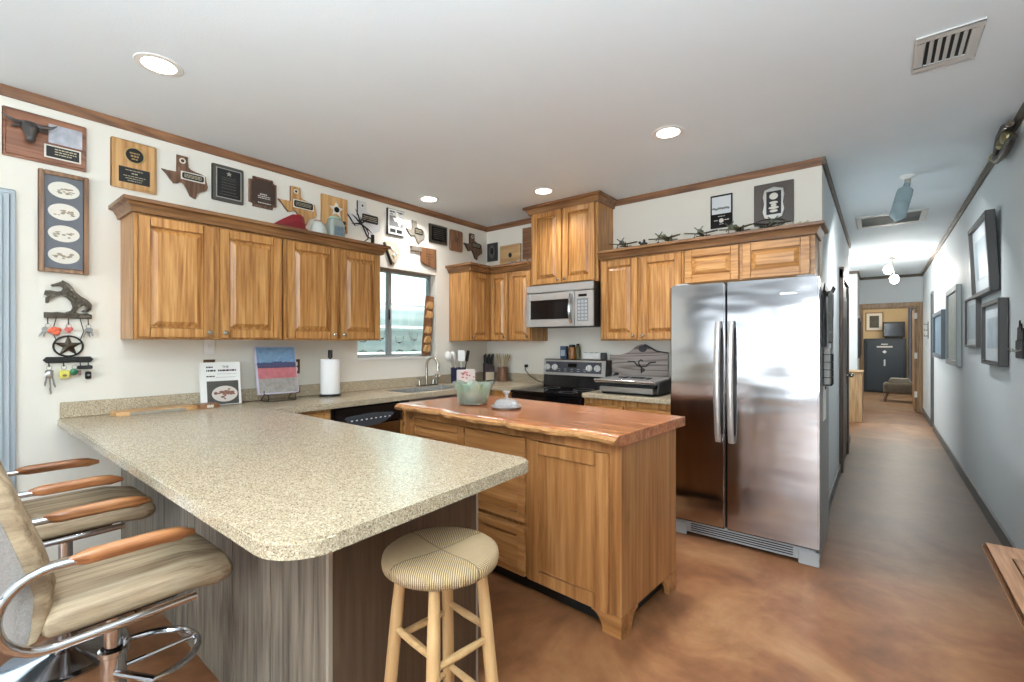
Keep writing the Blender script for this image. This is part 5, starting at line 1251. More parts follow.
m.build('food_picture', plain('food_brown', rgb(120, 80, 66), 0.5, var=0.6, vscale=60), t)
text('title', 'THE', 0.022, 'L', (0.03, 0.262, 0.0025), blackm, t)
bars('L', [(-0.085, -0.045, 0.262, 0.010), (-0.085, -0.03, 0.238, 0.012), (-0.015, 0.095, 0.238, 0.012), (-0.085, -0.035, 0.198, 0.008)], 0.0022, blackm, t, 'title_lettering')
bars('L', [(-0.02, 0.10, 0.214, 0.002), (-0.03, 0.09, 0.19, 0.002)], 0.0022, grey, t, 'fine_print')
# scenic book on wire stand
t = thing('wire_book_stand', 'black wire stand holding the scenic book', 'book stand', (-3.50, 1.615, C0))
w = MB()
for dy in (-0.10, 0.10):
    w.tube([(0.045, dy, 0.045), (0.045, dy, 0.004), (-0.08, dy, 0.004), (-0.02, dy, 0.05), (-0.062, dy, 0.20)], 0.003, 6)
w.tube([(0.045, -0.10, 0.004), (0.045, 0.10, 0.004)], 0.003, 6).tube([(-0.062, -0.10, 0.20), (-0.062, 0.10, 0.20)], 0.003, 6).tube([(-0.02, -0.10, 0.05), (-0.02, 0.10, 0.05)], 0.003, 6)
w.tube([(0.045, -0.10, 0.05), (0.045, -0.13, 0.06), (0.045, -0.13, 0.085)], 0.003, 6).tube([(0.045, 0.10, 0.05), (0.045, 0.13, 0.06), (0.045, 0.13, 0.085)], 0.003, 6)
w.build('wire_frame', blackm, t)
t = thing('scenic_book', 'book with a blue, red and grey landscape cover on the wire stand', 'book', (-3.478, 1.60, C0+0.056))
t.rotation_euler = (0, -0.26, -0.1)
MB().box(-0.022, -0.002, -0.135, 0.14, 0.003, 0.355).build('pages', plain('page_edges', rgb(226, 220, 206), 0.8), t)
cv = MB(); cv.box(-0.002, 0.0, -0.14, 0.145, 0, 0.36); cv.box(-0.025, -0.022, -0.14, 0.145, 0, 0.36); cv.box(-0.022, -0.002, -0.1395, -0.136, 0, 0.36)
cv.build('cover', plain('cover_lilac', rgb(186, 180, 196), 0.4), t)
for k, (v0, v1, c, vr) in enumerate(((0.225, 0.352, rgb(104, 132, 158), 0.35), (0.195, 0.225, rgb(64, 56, 84), 0.4), (0.115, 0.195, rgb(168, 96, 100), 0.25), (0.008, 0.115, rgb(140, 134, 128), 0.3))):
    MB('L').box(-0.13, 0.14, v0, v1, 0.0, 0.0006).build('cover_band', plain('cover_%d' % k, c, 0.35, var=vr*1.6, vscale=34), t)
m = MB('L'); random.seed(4)
for k in range(14): m.prism(oval(-0.12+0.019*k, 0.222+0.01*random.random(), 0.014, 0.014, 8), 0.0006, 0.0008+0.0001*k)
m.build('hills', plain('cover_hills', rgb(58, 62, 92), 0.5), t)
# paper towel
t = thing('paper_towel_holder', 'black upright paper towel holder beside the sink', 'paper towel holder', (-3.50, 2.02, C0))
MB().lathe([(0, 0), (0.085, 0), (0.085, 0.012), (0.075, 0.018), (0, 0.018)], seg=32).build('base', black, t)
MB().cyl((0, 0, 0.018), (0, 0, 0.31), 0.009).build('rod', blackm, t)
MB().lathe([(0, 0.305), (0.016, 0.305), (0.018, 0.315), (0.018, 0.365), (0.014, 0.372), (0, 0.372)], seg=16).build('finial', blackm, t)
o = MB().lathe([(0.02, 0), (0.074, 0), (0.076, 0.004), (0.076, 0.276), (0.074, 0.28), (0.02, 0.28)], seg=40)
o.loft([[(0.0765*math.cos(a), 0.0765*math.sin(a), z) for a in (-0.5, -0.6)]+[(0.078*math.cos(a), 0.078*math.sin(a), z) for a in (-0.6, -0.5)] for z in (0.002, 0.278)])
o = o.build('paper_towel_roll', plain('towel_white', rgb(244, 244, 242), 0.9, bump=0.2, bscale=120), loc=(-3.50, 2.02, C0+0.0185))
tag(o, 'white paper towel roll standing on the black holder', 'paper towels')
# utensil crock and utensils
t = thing('utensil_crock', 'dark blue ceramic crock full of cooking utensils', 'crock', (-3.47, 3.45, C0))
MB().lathe([(0, 0), (0.07, 0), (0.078, 0.02), (0.08, 0.16), (0.084, 0.17), (0.076, 0.172), (0.07, 0.16), (0.068, 0.02), (0, 0.015)], seg=28).build('body', plain('cobalt', rgb(44, 48, 76), 0.2), t)
ut = [(-0.03, -0.03, -0.5, -0.35, 'white'), (0.02, -0.04, -0.2, -0.4, 'silver'), (0.03, 0.01, 0.15, -0.1, 'white'), (-0.01, 0.03, 0.05, 0.3, 'black'), (0.03, 0.04, 0.2, 0.5, 'black'), (-0.03, 0.02, -0.25, 0.15, 'silver'), (0.0, -0.01, 0.0, -0.6, 'white')]
names = ['whisk', 'ladle', 'spatula', 'slotted_spoon', 'turner', 'tongs', 'serving_spoon']
labs = ['white-headed utensil leaning out of the crock toward the window', 'silver ladle standing in the blue crock', 'white spatula standing in the blue crock', 'black slotted spoon standing in the blue crock', 'black turner leaning out of the crock toward the corner', 'silver tongs standing in the blue crock', 'white serving spoon tipped low out of the crock']
um = {'white': white, 'silver': silverp, 'black': blackm}
for (dx, dy, tx, ty, c), nm, lb in zip(ut, names, labs):
    t2 = thing(nm, lb, 'utensil', (-3.47+dx, 3.45+dy, C0+0.02))
    L = 0.23; d = Vector((tx*0.35, ty*0.35, 1)).normalized()
    e = d*L
    MB().tube([(0, 0, 0), tuple(e)], 0.005, 8).build('handle', um[c], t2)
    ph = e+d*0.045
    yaw_ = 0.8
    if nm == 'tongs': MB().tube([tuple(e), tuple(e+d*0.09+Vector((0.0, 0.015, 0)))], 0.006, 8).tube([tuple(e), tuple(e+d*0.09+Vector((0.0, -0.015, 0)))], 0.006, 8).build('head', um[c], t2)
    elif nm in ('spatula', 'turner'):
        MB(M=Matrix.Translation(ph) @ d.to_track_quat('Z', 'X').to_matrix().to_4x4() @ Matrix.Rotation(yaw_, 4, 'Z')).box(-0.042, 0.042, -0.003, 0.003, -0.055, 0.06, bevel=0.0025).build('head', um[c], t2)
    else:
        MB(M=Matrix.Translation(ph) @ d.to_track_quat('Z', 'X').to_matrix().to_4x4() @ Matrix.Rotation(yaw_, 4, 'Z')).ball((0, 0, 0), (0.045, 0.02, 0.058), 14, 9).build('head', um[c], t2)
# white and pink box standing in front of the crock
t = thing('snack_box', 'white box with pink print beside the utensil crock', 'box', (-3.27, 3.36, C0), -0.2)
MB().box(-0.035, 0.035, -0.09, 0.09, 0, 0.16, bevel=0.003).build('carton', plain('box_white', rgb(232, 220, 214), 0.6), t)
m = MB('L'); random.seed(8)
for k in range(14): m.prism(oval(-0.07+0.14*random.random(), 0.07+0.07*random.random(), 0.012, 0.008, 9), 0.035, 0.0356+0.0001*k)
m.build('print', plain('box_pink', rgb(206, 130, 136), 0.6), t)
bars('L', [(-0.08, -0.03, 0.128, 0.012)], 0.0352, plain('box_navy', rgb(50, 50, 90), 0.6), t, 'lettering')
# knife block
t = thing('knife_block', 'dark knife block with a pale lower half and black-handled knives', 'knife block', (-3.51, 3.98, C0), -0.6)
MB('L').prism([(-0.055, 0), (0.055, 0), (0.055, 0.17), (-0.055, 0.2)], -0.055, 0.055, bevel=0.004).build('block', plain('block_plum', rgb(64, 50, 54), 0.4), t)
MB('L').box(-0.05, 0.05, 0.01, 0.10, 0.0552, 0.058, bevel=0.001, seg=1).build('pale_panel', plain('panel_pale', rgb(214, 200, 176), 0.5), t)
for i in range(3):
    for j in range(2):
        k = MB().tube([(-0.025+0.045*j, -0.036+0.036*i, 0.15), (-0.025+0.045*j, -0.04+0.04*i, 0.24+0.02*j), (-0.02+0.045*j, -0.044+0.044*i, 0.29+0.015*j)], [0.011, 0.015, 0.012], 8).build('knife', blackm, loc=t.location)
        k.rotation_euler = t.rotation_euler
        tag(k, 'black-handled knife standing in the knife block', 'knife', 'knives in the block')
# brown pot of dried stems
t = thing('wooden_canister', 'brown wooden canister holding dried stems beside the knife block', 'canister', (-3.32, 4.0, C0))
MB().lathe([(0, 0), (0.06, 0), (0.064, 0.01), (0.06, 0.15), (0.062, 0.16), (0.052, 0.162), (0.05, 0.02), (0, 0.015)], seg=22).build('body', walnut('Z'), t)
stm = plain('dried_stem', rgb(164, 142, 98), 0.8)
random.seed(9)
for k in range(10):
    a = random.random()*2*PI; r = 0.02+0.02*random.random()
    s_ = MB().tube([(0.4*r*math.cos(a), 0.4*r*math.sin(a), 0.02), (r*math.cos(a), r*math.sin(a), 0.18), (2.0*r*math.cos(a), 2.0*r*math.sin(a)-0.0, 0.27), (2.4*r*math.cos(a), 2.4*r*math.sin(a), 0.31)], [0.002, 0.003, 0.008, 0.002], 7).build('dried_stem', stm, loc=(-3.32, 4.0, C0))
    tag(s_, 'dried tan stem standing in the wooden canister', 'dried stem', 'dried stems in the canister')
# window-side plank ornament with carvings
t = thing('carved_plank', 'tall narrow wooden plank with carved blocks leaning beside the window', 'ornament', (XL-0.04, 3.20, 1.237))
t.rotation_euler = (-0.09, 0, 0)
MB('L').box(-0.055, 0.055, 0.006, 0.63, 0, 0.018, bevel=0.003).build('plank', wood('russet', rgb(96, 64, 42), rgb(132, 92, 62), rgb(152, 110, 78), 'Z'), t)
for k, v in enumerate((0.08, 0.17, 0.27, 0.43, 0.53)):
    MB('L', None).prism([(-0.05, v-0.03), (0.0, v-0.045), (0.045, v-0.01), (0.03, v+0.035), (-0.03, v+0.04)], 0.018, 0.042, bevel=0.008).build('carving', honey('Z'), t)

# ------------------------------------------------------------------ stove top, appliance and sign
t = thing('pepper_box', 'small blue tin on the back of the stove', 'tin', (-2.55, 4.07, 1.2107))
MB().box(-0.04, 0.035, -0.022, 0.022, 0, 0.13, bevel=0.004).build('tin', plain('tin_blue', rgb(62, 78, 100), 0.4, var=0.3, vscale=50), t)
MB().box(-0.03, 0.025, -0.0232, -0.0222, 0.03, 0.09).build('label', plain('tin_label', rgb(170, 180, 186), 0.5, var=0.3, vscale=60), t)
t = thing('spice_jar', 'amber spice jar with a black cap on the back of the stove', 'jar', (-2.455, 4.07, 1.2107))
MB().lathe([(0, 0), (0.036, 0), (0.038, 0.01), (0.038, 0.105), (0.03, 0.12), (0, 0.12)], seg=20).build('jar', plain('amber', rgb(150, 96, 50), 0.25, var=0.4, vscale=60), t)
MB().lathe([(0, 0.12), (0.031, 0.12), (0.031, 0.145), (0, 0.147)], seg=18).build('cap', blackm, t)
t = thing('spice_jar', 'dark olive spice jar at the end of the little stove-top group', 'jar', (-2.39, 4.07, 1.2107))
MB().lathe([(0, 0), (0.022, 0), (0.024, 0.01), (0.024, 0.12), (0.015, 0.135), (0, 0.135)], seg=18).build('jar', plain('olive_jar', rgb(84, 74, 46), 0.3), t)
MB().lathe([(0, 0.135), (0.015, 0.135), (0.015, 0.155), (0, 0.157)], seg=16).build('cap', blackm, t)
t = thing('napkin_tray', 'low white tray with dark end on the back of the stove', 'tray', (-2.21, 4.07, 1.2107))
MB().box(-0.12, 0.08, -0.022, 0.022, 0, 0.065, bevel=0.006).build('tray', white, t)
MB().box(0.082, 0.135, -0.02, 0.02, 0, 0.068, bevel=0.004).build('end_block', plain('dark_slate', rgb(70, 70, 74), 0.4), t)
for k in range(3): MB().prism(oval(-0.09+0.06*k, 0.0, 0.02, 0.014, 14), 0.065, 0.069).build('cup_hole', grey, t)
t = thing('contact_grill', 'silver and black countertop grill between the stove and the refrigerator', 'grill', (-1.90, 3.56, C0))
MB().box(0.03, 0.48, 0.03, 0.40, 0, 0.016, bevel=0.004).build('base', blackm, t)
MB().box(0.02, 0.49, 0.0, 0.42, 0.016, 0.062, bevel=0.006).build('front_panel', silverp, t)
MB().box(0.01, 0.50, 0.012, 0.43, 0.063, 0.092, bevel=0.006).build('waist', blackm, t)
MB().loft([[(x, 0.0, 0.093), (x, -0.03, 0.108), (x, -0.025, 0.116), (x, 0.05, 0.122), (x, 0.40, 0.134), (x, 0.44, 0.125), (x, 0.44, 0.093)] for x in (-0.015, 0.515)]).build('lid', plain('grill_grey', rgb(150, 148, 146), 0.35, 0.5), t, smooth=20)
MB().tube([(-0.01, -0.028, 0.114), (0.51, -0.028, 0.114)], 0.013, 12).build('front_handle', chrome, t)
kn = MB()
def gz(y): return 0.122+(y-0.05)*0.012/0.35+0.0005
for x0, x1, y0, y1 in ((0.16, 0.19, 0.16, 0.24), (0.22, 0.34, 0.18, 0.23), (0.37, 0.40, 0.15, 0.22), (0.11, 0.14, 0.18, 0.22)):
    kn.loft([[(x, y0, gz(y0)), (x, y1, gz(y1)), (x, y1, gz(y1)+0.008), (x, y0, gz(y0)+0.008)] for x in (x0, x1)])
kn.build('lid_controls', black, t)
for x in (0.505, -0.02): MB('L', Matrix.Translation((x, 0, 0))).prism([(0.02, 0.02), (0.40, 0.02), (0.43, 0.155), (0.36, 0.16), (0.30, 0.12), (0.05, 0.11)], 0.011, 0.022 if x > 0 else 0.018).build('side_arm', blackm, t)
# wooden brand sign behind the grill
t = thing('ranch_sign', 'grey wooden sign with a curved top and a black cattle brand', 'sign', (-2.045, YB-0.024, CT+0.092))
sg = [(0, 0), (0.57, 0), (0.57, 0.235)]+[(0.57-0.57*s, 0.22+0.095*math.exp(-((0.43-s)/0.20)**2)+0.02*(1-s)) for s in [i/20 for i in range(1, 20)]]+[(0, 0.225)]
sgw = wood('sign_grey', rgb(112, 100, 94), rgb(146, 134, 126), rgb(166, 154, 146), 'X', rough=0.6, fine=26, coat=0, cath=1.0)
MB('B').prism(sg, 0, 0.02, bevel=0.003).build('board', sgw, t)
br = MB()
FB = MB.FR['B']
def stroke(pts, r=0.006): br.tube([FB(u, v, 0.0225) for u, v in pts], r, 6)
stroke([(0.19, 0.165), (0.25, 0.165), (0.285, 0.13), (0.32, 0.118), (0.37, 0.125), (0.40, 0.158), (0.46, 0.165)])
stroke([(0.338, 0.175), (0.318, 0.182), (0.30, 0.17), (0.298, 0.145), (0.315, 0.128)])
stroke([(0.325, 0.12), (0.325, 0.06)]); stroke([(0.325, 0.10), (0.35, 0.098), (0.352, 0.082), (0.328, 0.078)], 0.005)
br.build('brand_mark', blackm, t)
kn = MB('B').prism(oval(0.335, 0.285, 0.04, 0.03, 18), 0.02, 0.026, bevel=0.004).build('knot', plain('knot_dark', rgb(70, 66, 72), 0.5, var=0.4, vscale=40), t)
MB().tube([FB(0.35, 0.318, 0.012), FB(0.40, 0.295, 0.015), FB(0.47, 0.262, 0.015), FB(0.57, 0.248, 0.012)], [0.012, 0.009, 0.007, 0.006], 8).build('bark_rim', plain('knot_dark', rgb(70, 66, 72), 0.5, var=0.4, vscale=40), t)

# ------------------------------------------------------------------ on the island
def isl(lx, ly):
    c, s_ = math.cos(-0.061), math.sin(-0.061)
    return (-0.933+lx*c-ly*s_, 1.983+lx*s_+ly*c)
px, py = -2.20, 2.335
IZ = 0.9525
t = thing('ruffled_glass_bowl', 'ruffled green glass bowl holding packets and an onion', 'bowl', (px, py, IZ))
t.scale = (0.9, 0.9, 1.0)
rings = []
for r, z, amp in ((0.0, 0.004, 0), (0.095, 0.0, 0), (0.11, 0.006, 0), (0.122, 0.05, 0.004), (0.13, 0.10, 0.009), (0.15, 0.145, 0.018), (0.146, 0.149, 0.018), (0.126, 0.10, 0.009), (0.118, 0.05, 0.004), (0.103, 0.012, 0), (0.0, 0.012, 0)):
    rings.append([((r+amp*math.sin(8*2*PI*j/64))*math.cos(2*PI*j/64), (r+amp*math.sin(8*2*PI*j/64))*math.sin(2*PI*j/64), z+amp*0.5*math.cos(8*2*PI*j/64)) for j in range(64)])
gb = plain('pale_green_glass', rgb(226, 246, 230), 0.06, trans=0.72)
MB().loft(rings).build('bowl', gb, t, smooth=60)
o = MB().ball((0, 0, 0), (0.042, 0.042, 0.038), 18, 11).tube([(0, 0, 0.03), (0.003, 0, 0.05), (0.008, 0, 0.058)], [0.012, 0.005, 0.002], 8).build('onion', plain('onion_skin', rgb(206, 150, 112), 0.4, var=0.2, vscale=30), loc=(px+0.02, py-0.06, IZ+0.055))
tag(o, 'tan onion sitting in the green glass bowl', 'onion')
o = MB().ball((0, 0, 0), (0.035, 0.03, 0.03), 16, 9).build('walnut_roll', plain('roll_brown', rgb(170, 110, 76), 0.5, bump=0.3), loc=(px+0.05, py+0.005, IZ+0.05))
tag(o, 'small brown roll beside the onion in the glass bowl', 'bread roll')
pk = [(-0.055, -0.03, 0.25, 0.5, rgb(150, 206, 160), 'mint green packet leaning in the glass bowl'), (0.03, 0.055, -0.15, -0.4, rgb(160, 206, 120), 'lime green packet at the back of the glass bowl'), (-0.02, 0.05, 0.1, 0.1, rgb(214, 190, 150), 'cream packet standing in the middle of the glass bowl'), (0.075, 0.03, -0.35, -0.9, rgb(140, 196, 104), 'leaf green packet nearest the glass dish')]
for k, (dx, dy, tl, rz, c, lb) in enumerate(pk):
    t2 = thing('snack_packet', lb, 'packet', (px+dx, py+dy, IZ+0.018), rz, group='packets in the glass bowl')
    t2.rotation_euler = (0.1, tl*0.5, rz)
    MB().loft([[(-0.042, -th, z), (0.042, -th, z), (0.044, th, z), (-0.044, th, z)] for z, th in ((0, 0.001), (0.01, 0.004), (0.05, 0.010), (0.1, 0.004), (0.115, 0.001))]).build('pouch', plain('packet_%d' % k, c, 0.3), t2, smooth=60)
    MB().ball((0.01, -0.007, 0.085), (0.012, 0.004, 0.012), 10, 6).build('printed_spot', plain('packet_spot', rgb(40, 84, 60), 0.5), t2)
t = thing('covered_glass_dish', 'small cut-glass dish with a knobbed lid on the island', 'dish', (-1.885, 2.31, IZ))
t.scale = (0.9, 0.9, 1.0)
cg = plain('cut_glass', rgb(238, 238, 238), 0.05, trans=0.6)
MB().lathe([(0, 0), (0.095, 0.0), (0.112, 0.012), (0.112, 0.018), (0.09, 0.012), (0, 0.01)], seg=16).build('plate', cg, t, smooth=15)
MB().lathe([(0.088, 0.013), (0.09, 0.03), (0.078, 0.048), (0.05, 0.058), (0.018, 0.062), (0.018, 0.066), (0, 0.066)], seg=14).build('lid', cg, t, smooth=10)
MB().lathe([(0, 0.066), (0.012, 0.066), (0.010, 0.085), (0.022, 0.098), (0.026, 0.106), (0.02, 0.112), (0, 0.113)], seg=12).build('lid_knob', cg, t, smooth=15)

# ------------------------------------------------------------------ refrigerator side, passage
t = thing('black_apron', 'black cloth hanging from hooks on the refrigerator side', 'apron', (FX1-0.0015, 3.62, 1.35))
ap = []
for i in range(9):
    z = 0.36-0.36*i/8
    ap.append([(0.006+0.010*math.sin(j*1.3+i*0.2), -0.06+0.14*j/10*(0.8+0.2*i/8), z) for j in range(11)]+[(0.001, -0.06+0.14*j/10*(0.8+0.2*i/8), z) for j in range(10, -1, -1)])
MB().loft(ap).build('cloth', blackm, t, smooth=60)
MB().tube([(0.004, -0.05, 0.35), (0.012, -0.02, 0.41), (0.004, 0.05, 0.35)], 0.003, 6).build('strap', blackm, t)
t = thing('magnet_hook_rail', 'dark metal hook rail on the refrigerator side with hanging tools', 'hook rail', (FX1-0.0035, 3.80, 1.70))
MB().box(0, 0.012, -0.10, 0.16, 0, 0.025, bevel=0.003).build('rail', iron, t)
for dy in (-0.08, -0.02, 0.04, 0.1): MB().tube([(0.012, dy, 0.012), (0.04, dy-0.01, 0.02), (0.052, dy-0.01, 0.05)], 0.003, 6).build('hook', iron, t)
for k, (dy, L, lb) in enumerate(((-0.02, 0.34, 'grey cooking mitt'), (0.04, 0.26, 'steel scissors'), (0.10, 0.45, 'long steel fork'))):
    t2 = thing(('oven_mitt', 'scissors', 'barbecue_fork')[k], lb+' hanging from the rail on the refrigerator side', 'utensil', (FX1+0.03, 3.80+dy-0.01, 1.71))
    if k == 0: MB('L').prism([(-0.03, 0), (0.03, 0), (0.045, -0.18), (0.055, -0.3), (0.02, -0.34), (-0.03, -0.33), (-0.05, -0.2), (-0.075, -0.14), (-0.06, -0.1)], -0.012, 0.012, bevel=0.008).build('mitt', plain('mitt_grey', rgb(120, 120, 116), 0.9, bump=0.4, bscale=120), t2)
    elif k == 1:
        MB().tube([(0, 0.015*math.cos(a), -0.03+0.025*math.sin(a)) for a in [2*PI*i/16 for i in range(16)]], 0.004, 6, closed=True).tube([(0, -0.03+0.015*math.cos(a), -0.04+0.025*math.sin(a)) for a in [2*PI*i/16 for i in range(16)]], 0.004, 6, closed=True).build('handles', blackm, t2)
        MB('L').prism([(-0.012, -0.06), (0.0, -0.06), (-0.004, -0.22), (-0.010, -0.22)], -0.003, 0.003).build('blades', silverp, t2)
    else:
        MB().cyl((0, 0, 0), (0, 0, -0.16), 0.009).build('grip', blackm, t2)
        MB().tube([(0, 0, -0.16), (0, 0, -0.38), (0, 0.014, -0.40), (0, 0.014, -0.46)], 0.003, 6).tube([(0, 0, -0.38), (0, -0.014, -0.40), (0, -0.014, -0.46)], 0.003, 6).build('tines', silverp, t2)
t = thing('note_pad', 'white paper pad on the refrigerator side', 'paper', (FX1-0.0035, 3.72, 0.86))
MB('L').box(-0.075, 0.075, 0, 0.23, 0, 0.006, bevel=0.001, seg=1).build('sheets', whitep, t)
MB('L').prism(oval(0, 0.215, 0.012, 0.012, 14), 0.006, 0.011).build('magnet', blackm, t)
t = thing('wire_basket', 'black wire mail basket on the refrigerator side', 'basket', (FX1-0.0035, 3.66, 1.10))
w = MB()
for k in range(5): w.tube([(0.004, -0.07, 0.05*k), (0.05, -0.07, 0.05*k), (0.05, 0.07, 0.05*k), (0.004, 0.07, 0.05*k)], 0.0025, 6)
for dy in (-0.07, -0.035, 0, 0.035, 0.07): w.tube([(0.004, dy, 0), (0.05, dy, 0), (0.05, dy, 0.2)], 0.0025, 6)
w.build('wire', blackm, t)
MB().box(0.008, 0.04, -0.06, 0.06, 0.004, 0.24, bevel=0.002, seg=1).build('envelopes', plain('envelope_grey', rgb(170, 170, 166), 0.8), t)
# framed picture just past the refrigerator
def frame_on(frame, loc, w, h, th, label, fm, art, fw=0.025, mat_=None, tilt=None, name='framed_picture', detail=None):
    t = thing(name, label, 'picture frame', loc)
    if tilt: t.rotation_euler = tilt
    m = MB(frame)
    for b in ((0, fw, 0, h), (w-fw, w, 0, h), (fw, w-fw, 0, fw), (fw, w-fw, h-fw, h)): m.box(*b, 0.001, th, bevel=0.004, seg=1)
    m.build('frame', fm, t)
    MB(frame).box(fw-0.004, w-fw+0.004, fw-0.004, h-fw+0.004, 0.004, th*0.55).build('picture', art, t)
    if mat_ is not None:
        mw = mat_
        MB(frame).box(fw+mw, w-fw-mw, fw+mw, h-fw-mw, th*0.55, th*0.58).build('print', detail, t)
    return t
pic1 = plain('pale_mat', rgb(184, 188, 190), 0.6)
dphoto = plain('grey_photo', rgb(150, 160, 166), 0.5, var=0.4, vscale=9)
dphoto2 = plain('field_photo', rgb(132, 138, 122), 0.5, var=0.5, vscale=12)
blue_photo = plain('blue_photo', rgb(110, 132, 150), 0.5, var=0.4, vscale=10)
frame_on('L', (XH, 4.35, 1.28), 0.45, 0.42, 0.025, 'black framed picture on the passage wall past the refrigerator', blackm, pic1, 0.03, 0.05, None, 'framed_picture', dphoto)
darkf = plain('charcoal_frame', rgb(58, 56, 54), 0.4); greyf = plain('silver_grey_frame', rgb(124, 128, 126), 0.4, 0.4); bluef = plain('slate_blue_frame', rgb(92, 104, 114), 0.4)
frame_on('R', (XR, 5.09, 1.215), 0.68, 0.46, 0.05, 'charcoal frame with a wide white mat below the big tilted frame', darkf, pic1, 0.03, 0.09, None, 'framed_picture', dphoto)
frame_on('R', (XR, 5.50, 1.745), 0.82, 0.58, 0.055, 'large frame tipping forward from the top of the passage wall', darkf, pic1, 0.035, 0.10, (0, -0.045, 0), 'framed_picture', plain('pale_photo', rgb(150, 160, 164), 0.5, var=0.25, vscale=6))
frame_on('R', (XR, 6.12, 1.335), 0.66, 0.45, 0.035, 'thin black frame tucked under the corner of the big tilted frame', darkf, pic1, 0.022, 0.05, None, 'framed_picture', plain('pale_photo', rgb(150, 160, 164), 0.5, var=0.25, vscale=6))
frame_on('R', (XR, 7.62, 1.127), 0.98, 0.86, 0.045, 'tall silver-grey frame with a dark landscape strip', greyf, greyf, 0.06, 0.05, None, 'framed_picture', dphoto2)
frame_on('R', (XR, 9.20, 1.17), 1.25, 0.63, 0.06, 'slate blue frame nearest the side doorway', bluef, blue_photo, 0.06, 0.08, None, 'framed_picture', blue_photo)
# cutout hook plate at the picture edge
t = thing('cactus_hook', 'dark metal hook plate with a spiky cutout on the passage wall', 'hook', (XR, 4.06, 1.28))
MB('R').box(-0.09, 0.09, 0, 0.11, 0.001, 0.014, bevel=0.003).build('plate', iron, t)
MB('R').prism([(-0.08, 0.11), (-0.06, 0.19), (-0.045, 0.15), (-0.02, 0.23), (0.0, 0.16), (0.02, 0.21), (0.04, 0.15), (0.07, 0.18), (0.08, 0.11)], 0.002, 0.010, bevel=0.002).build('cutout', iron, t)
for u in (-0.05, 0.05): MB().tube([MB.FR['R'](u, 0.05, 0.014), MB.FR['R'](u, 0.04, 0.04), MB.FR['R'](u, 0.06, 0.05)], 0.004, 6).build('hook', silverp, t)
# carved ornament high on the passage wall
t = thing('carved_corner_ornament', 'carved dark metal scroll ornament hanging under the passage ceiling', 'ornament', (XR, 4.30, 2.60))
FRr = MB.FR['R']
MB().tube([FRr(-0.26, 0.02, 0.035), FRr(-0.2, 0.03, 0.045), FRr(-0.12, 0.0, 0.05), FRr(-0.02, -0.02, 0.05), FRr(0.1, -0.02, 0.05), FRr(0.3, 0.0, 0.045)], [0.016, 0.028, 0.026, 0.02, 0.024, 0.02], 12).build('lower_scroll', bronze, t, smooth=60)
MB().tube([FRr(-0.24, 0.06, 0.04), FRr(-0.12, 0.06, 0.05), FRr(0.0, 0.10, 0.05), FRr(0.12, 0.12, 0.05), FRr(0.24, 0.10, 0.05)], [0.02, 0.024, 0.03, 0.026, 0.02], 12).build('upper_scroll', bronze, t, smooth=60)
for u, v, r in ((-0.25, 0.05, 0.034), (-0.19, 0.02, 0.026), (0.02, 0.05, 0.045), (0.14, 0.05, 0.05)):
    MB().ball(FRr(u, v, 0.05), (0.03, r, r*0.8), 14, 9).build('boss', plain('aged_brass', rgb(150, 140, 104), 0.35, 0.8, bump=0.5, bscale=60), t)
# low wooden bench at the picture edge
t = thing('wooden_bench', 'low wooden table with a framed top against the passage wall', 'table', (0.66, 2.95, 0))
bt = wood('bench_top', rgb(140, 96, 64), rgb(176, 130, 94), rgb(198, 154, 116), 'Y')
MB().box(-0.29, -0.002, -2.2, 0.1, 0.415, 0.45, bevel=0.012).build('top', bt, t)
MB().box(-0.215, -0.002, -2.1, -0.40, 0.36, 0.414, bevel=0.003, seg=1).build('apron', bt, t)
MB().box(-0.22, -0.06, -2.0, -0.08, 0.4505, 0.456, bevel=0.003).build('inset_panel', wood('bench_inset', rgb(116, 76, 48), rgb(150, 106, 72), rgb(172, 128, 92), 'Y'), t)
for dx in (-0.20, -0.05):
    for dy in (-2.0, -0.45): MB().box(dx-0.02, dx+0.02, dy-0.02, dy+0.02, 0, 0.36, bevel=0.003, seg=1).build('leg', bt, t)
# passage furniture and far room
t = thing('hall_chest', 'light wooden chest standing at the passage corner', 'chest', (-0.46, 10.25, 0))
MB().box(-0.22, 0.22, -0.3, 0.3, 0, 0.86, bevel=0.004).build('body', wood('pale_chest', rgb(158, 124, 84), rgb(186, 150, 106), rgb(202, 168, 124), 'Z'), t)
MB().box(-0.235, 0.235, -0.32, 0.32, 0.861, 0.885, bevel=0.006).build('top', wood('pale_chest', rgb(158, 124, 84), rgb(186, 150, 106), rgb(202, 168, 124), 'Y'), t)
o = MB().lathe([(0, 0), (0.03, 0), (0.04, 0.05), (0.02, 0.09), (0.025, 0.11), (0, 0.11)], seg=16).build('small_vase', bronze, loc=(-0.55, 10.05, 0.8855))
tag(o, 'small dark vase on the light wooden chest', 'vase')
t = thing('wall_mirror', 'narrow dark framed mirror at the passage corner', 'mirror', (XH, 11.25, 1.08))
m = MB('L')
for b in ((0, 0.05, 0, 0.78), (0.55, 0.6, 0, 0.78), (0.05, 0.55, 0, 0.05), (0.05, 0.55, 0.73, 0.78)): m.box(*b, 0.001, 0.04, bevel=0.006)
m.build('frame', darkf, t)
MB('L').box(0.045, 0.555, 0.045, 0.735, 0.003, 0.012).build('mirror_glass', chrome, t)
outlet('R', (XR, 11.1, 1.28), 'white switch plate on the passage wall past the side doorway', white, white, 'switch')
t = thing('key_hanger', 'narrow metal hanger on the passage wall past the side doorway', 'hook rail', (XR, 10.85, 1.45))
MB('R').box(-0.04, 0.04, 0, 0.3, 0.001, 0.012, bevel=0.003).build('plate', pewter, t)
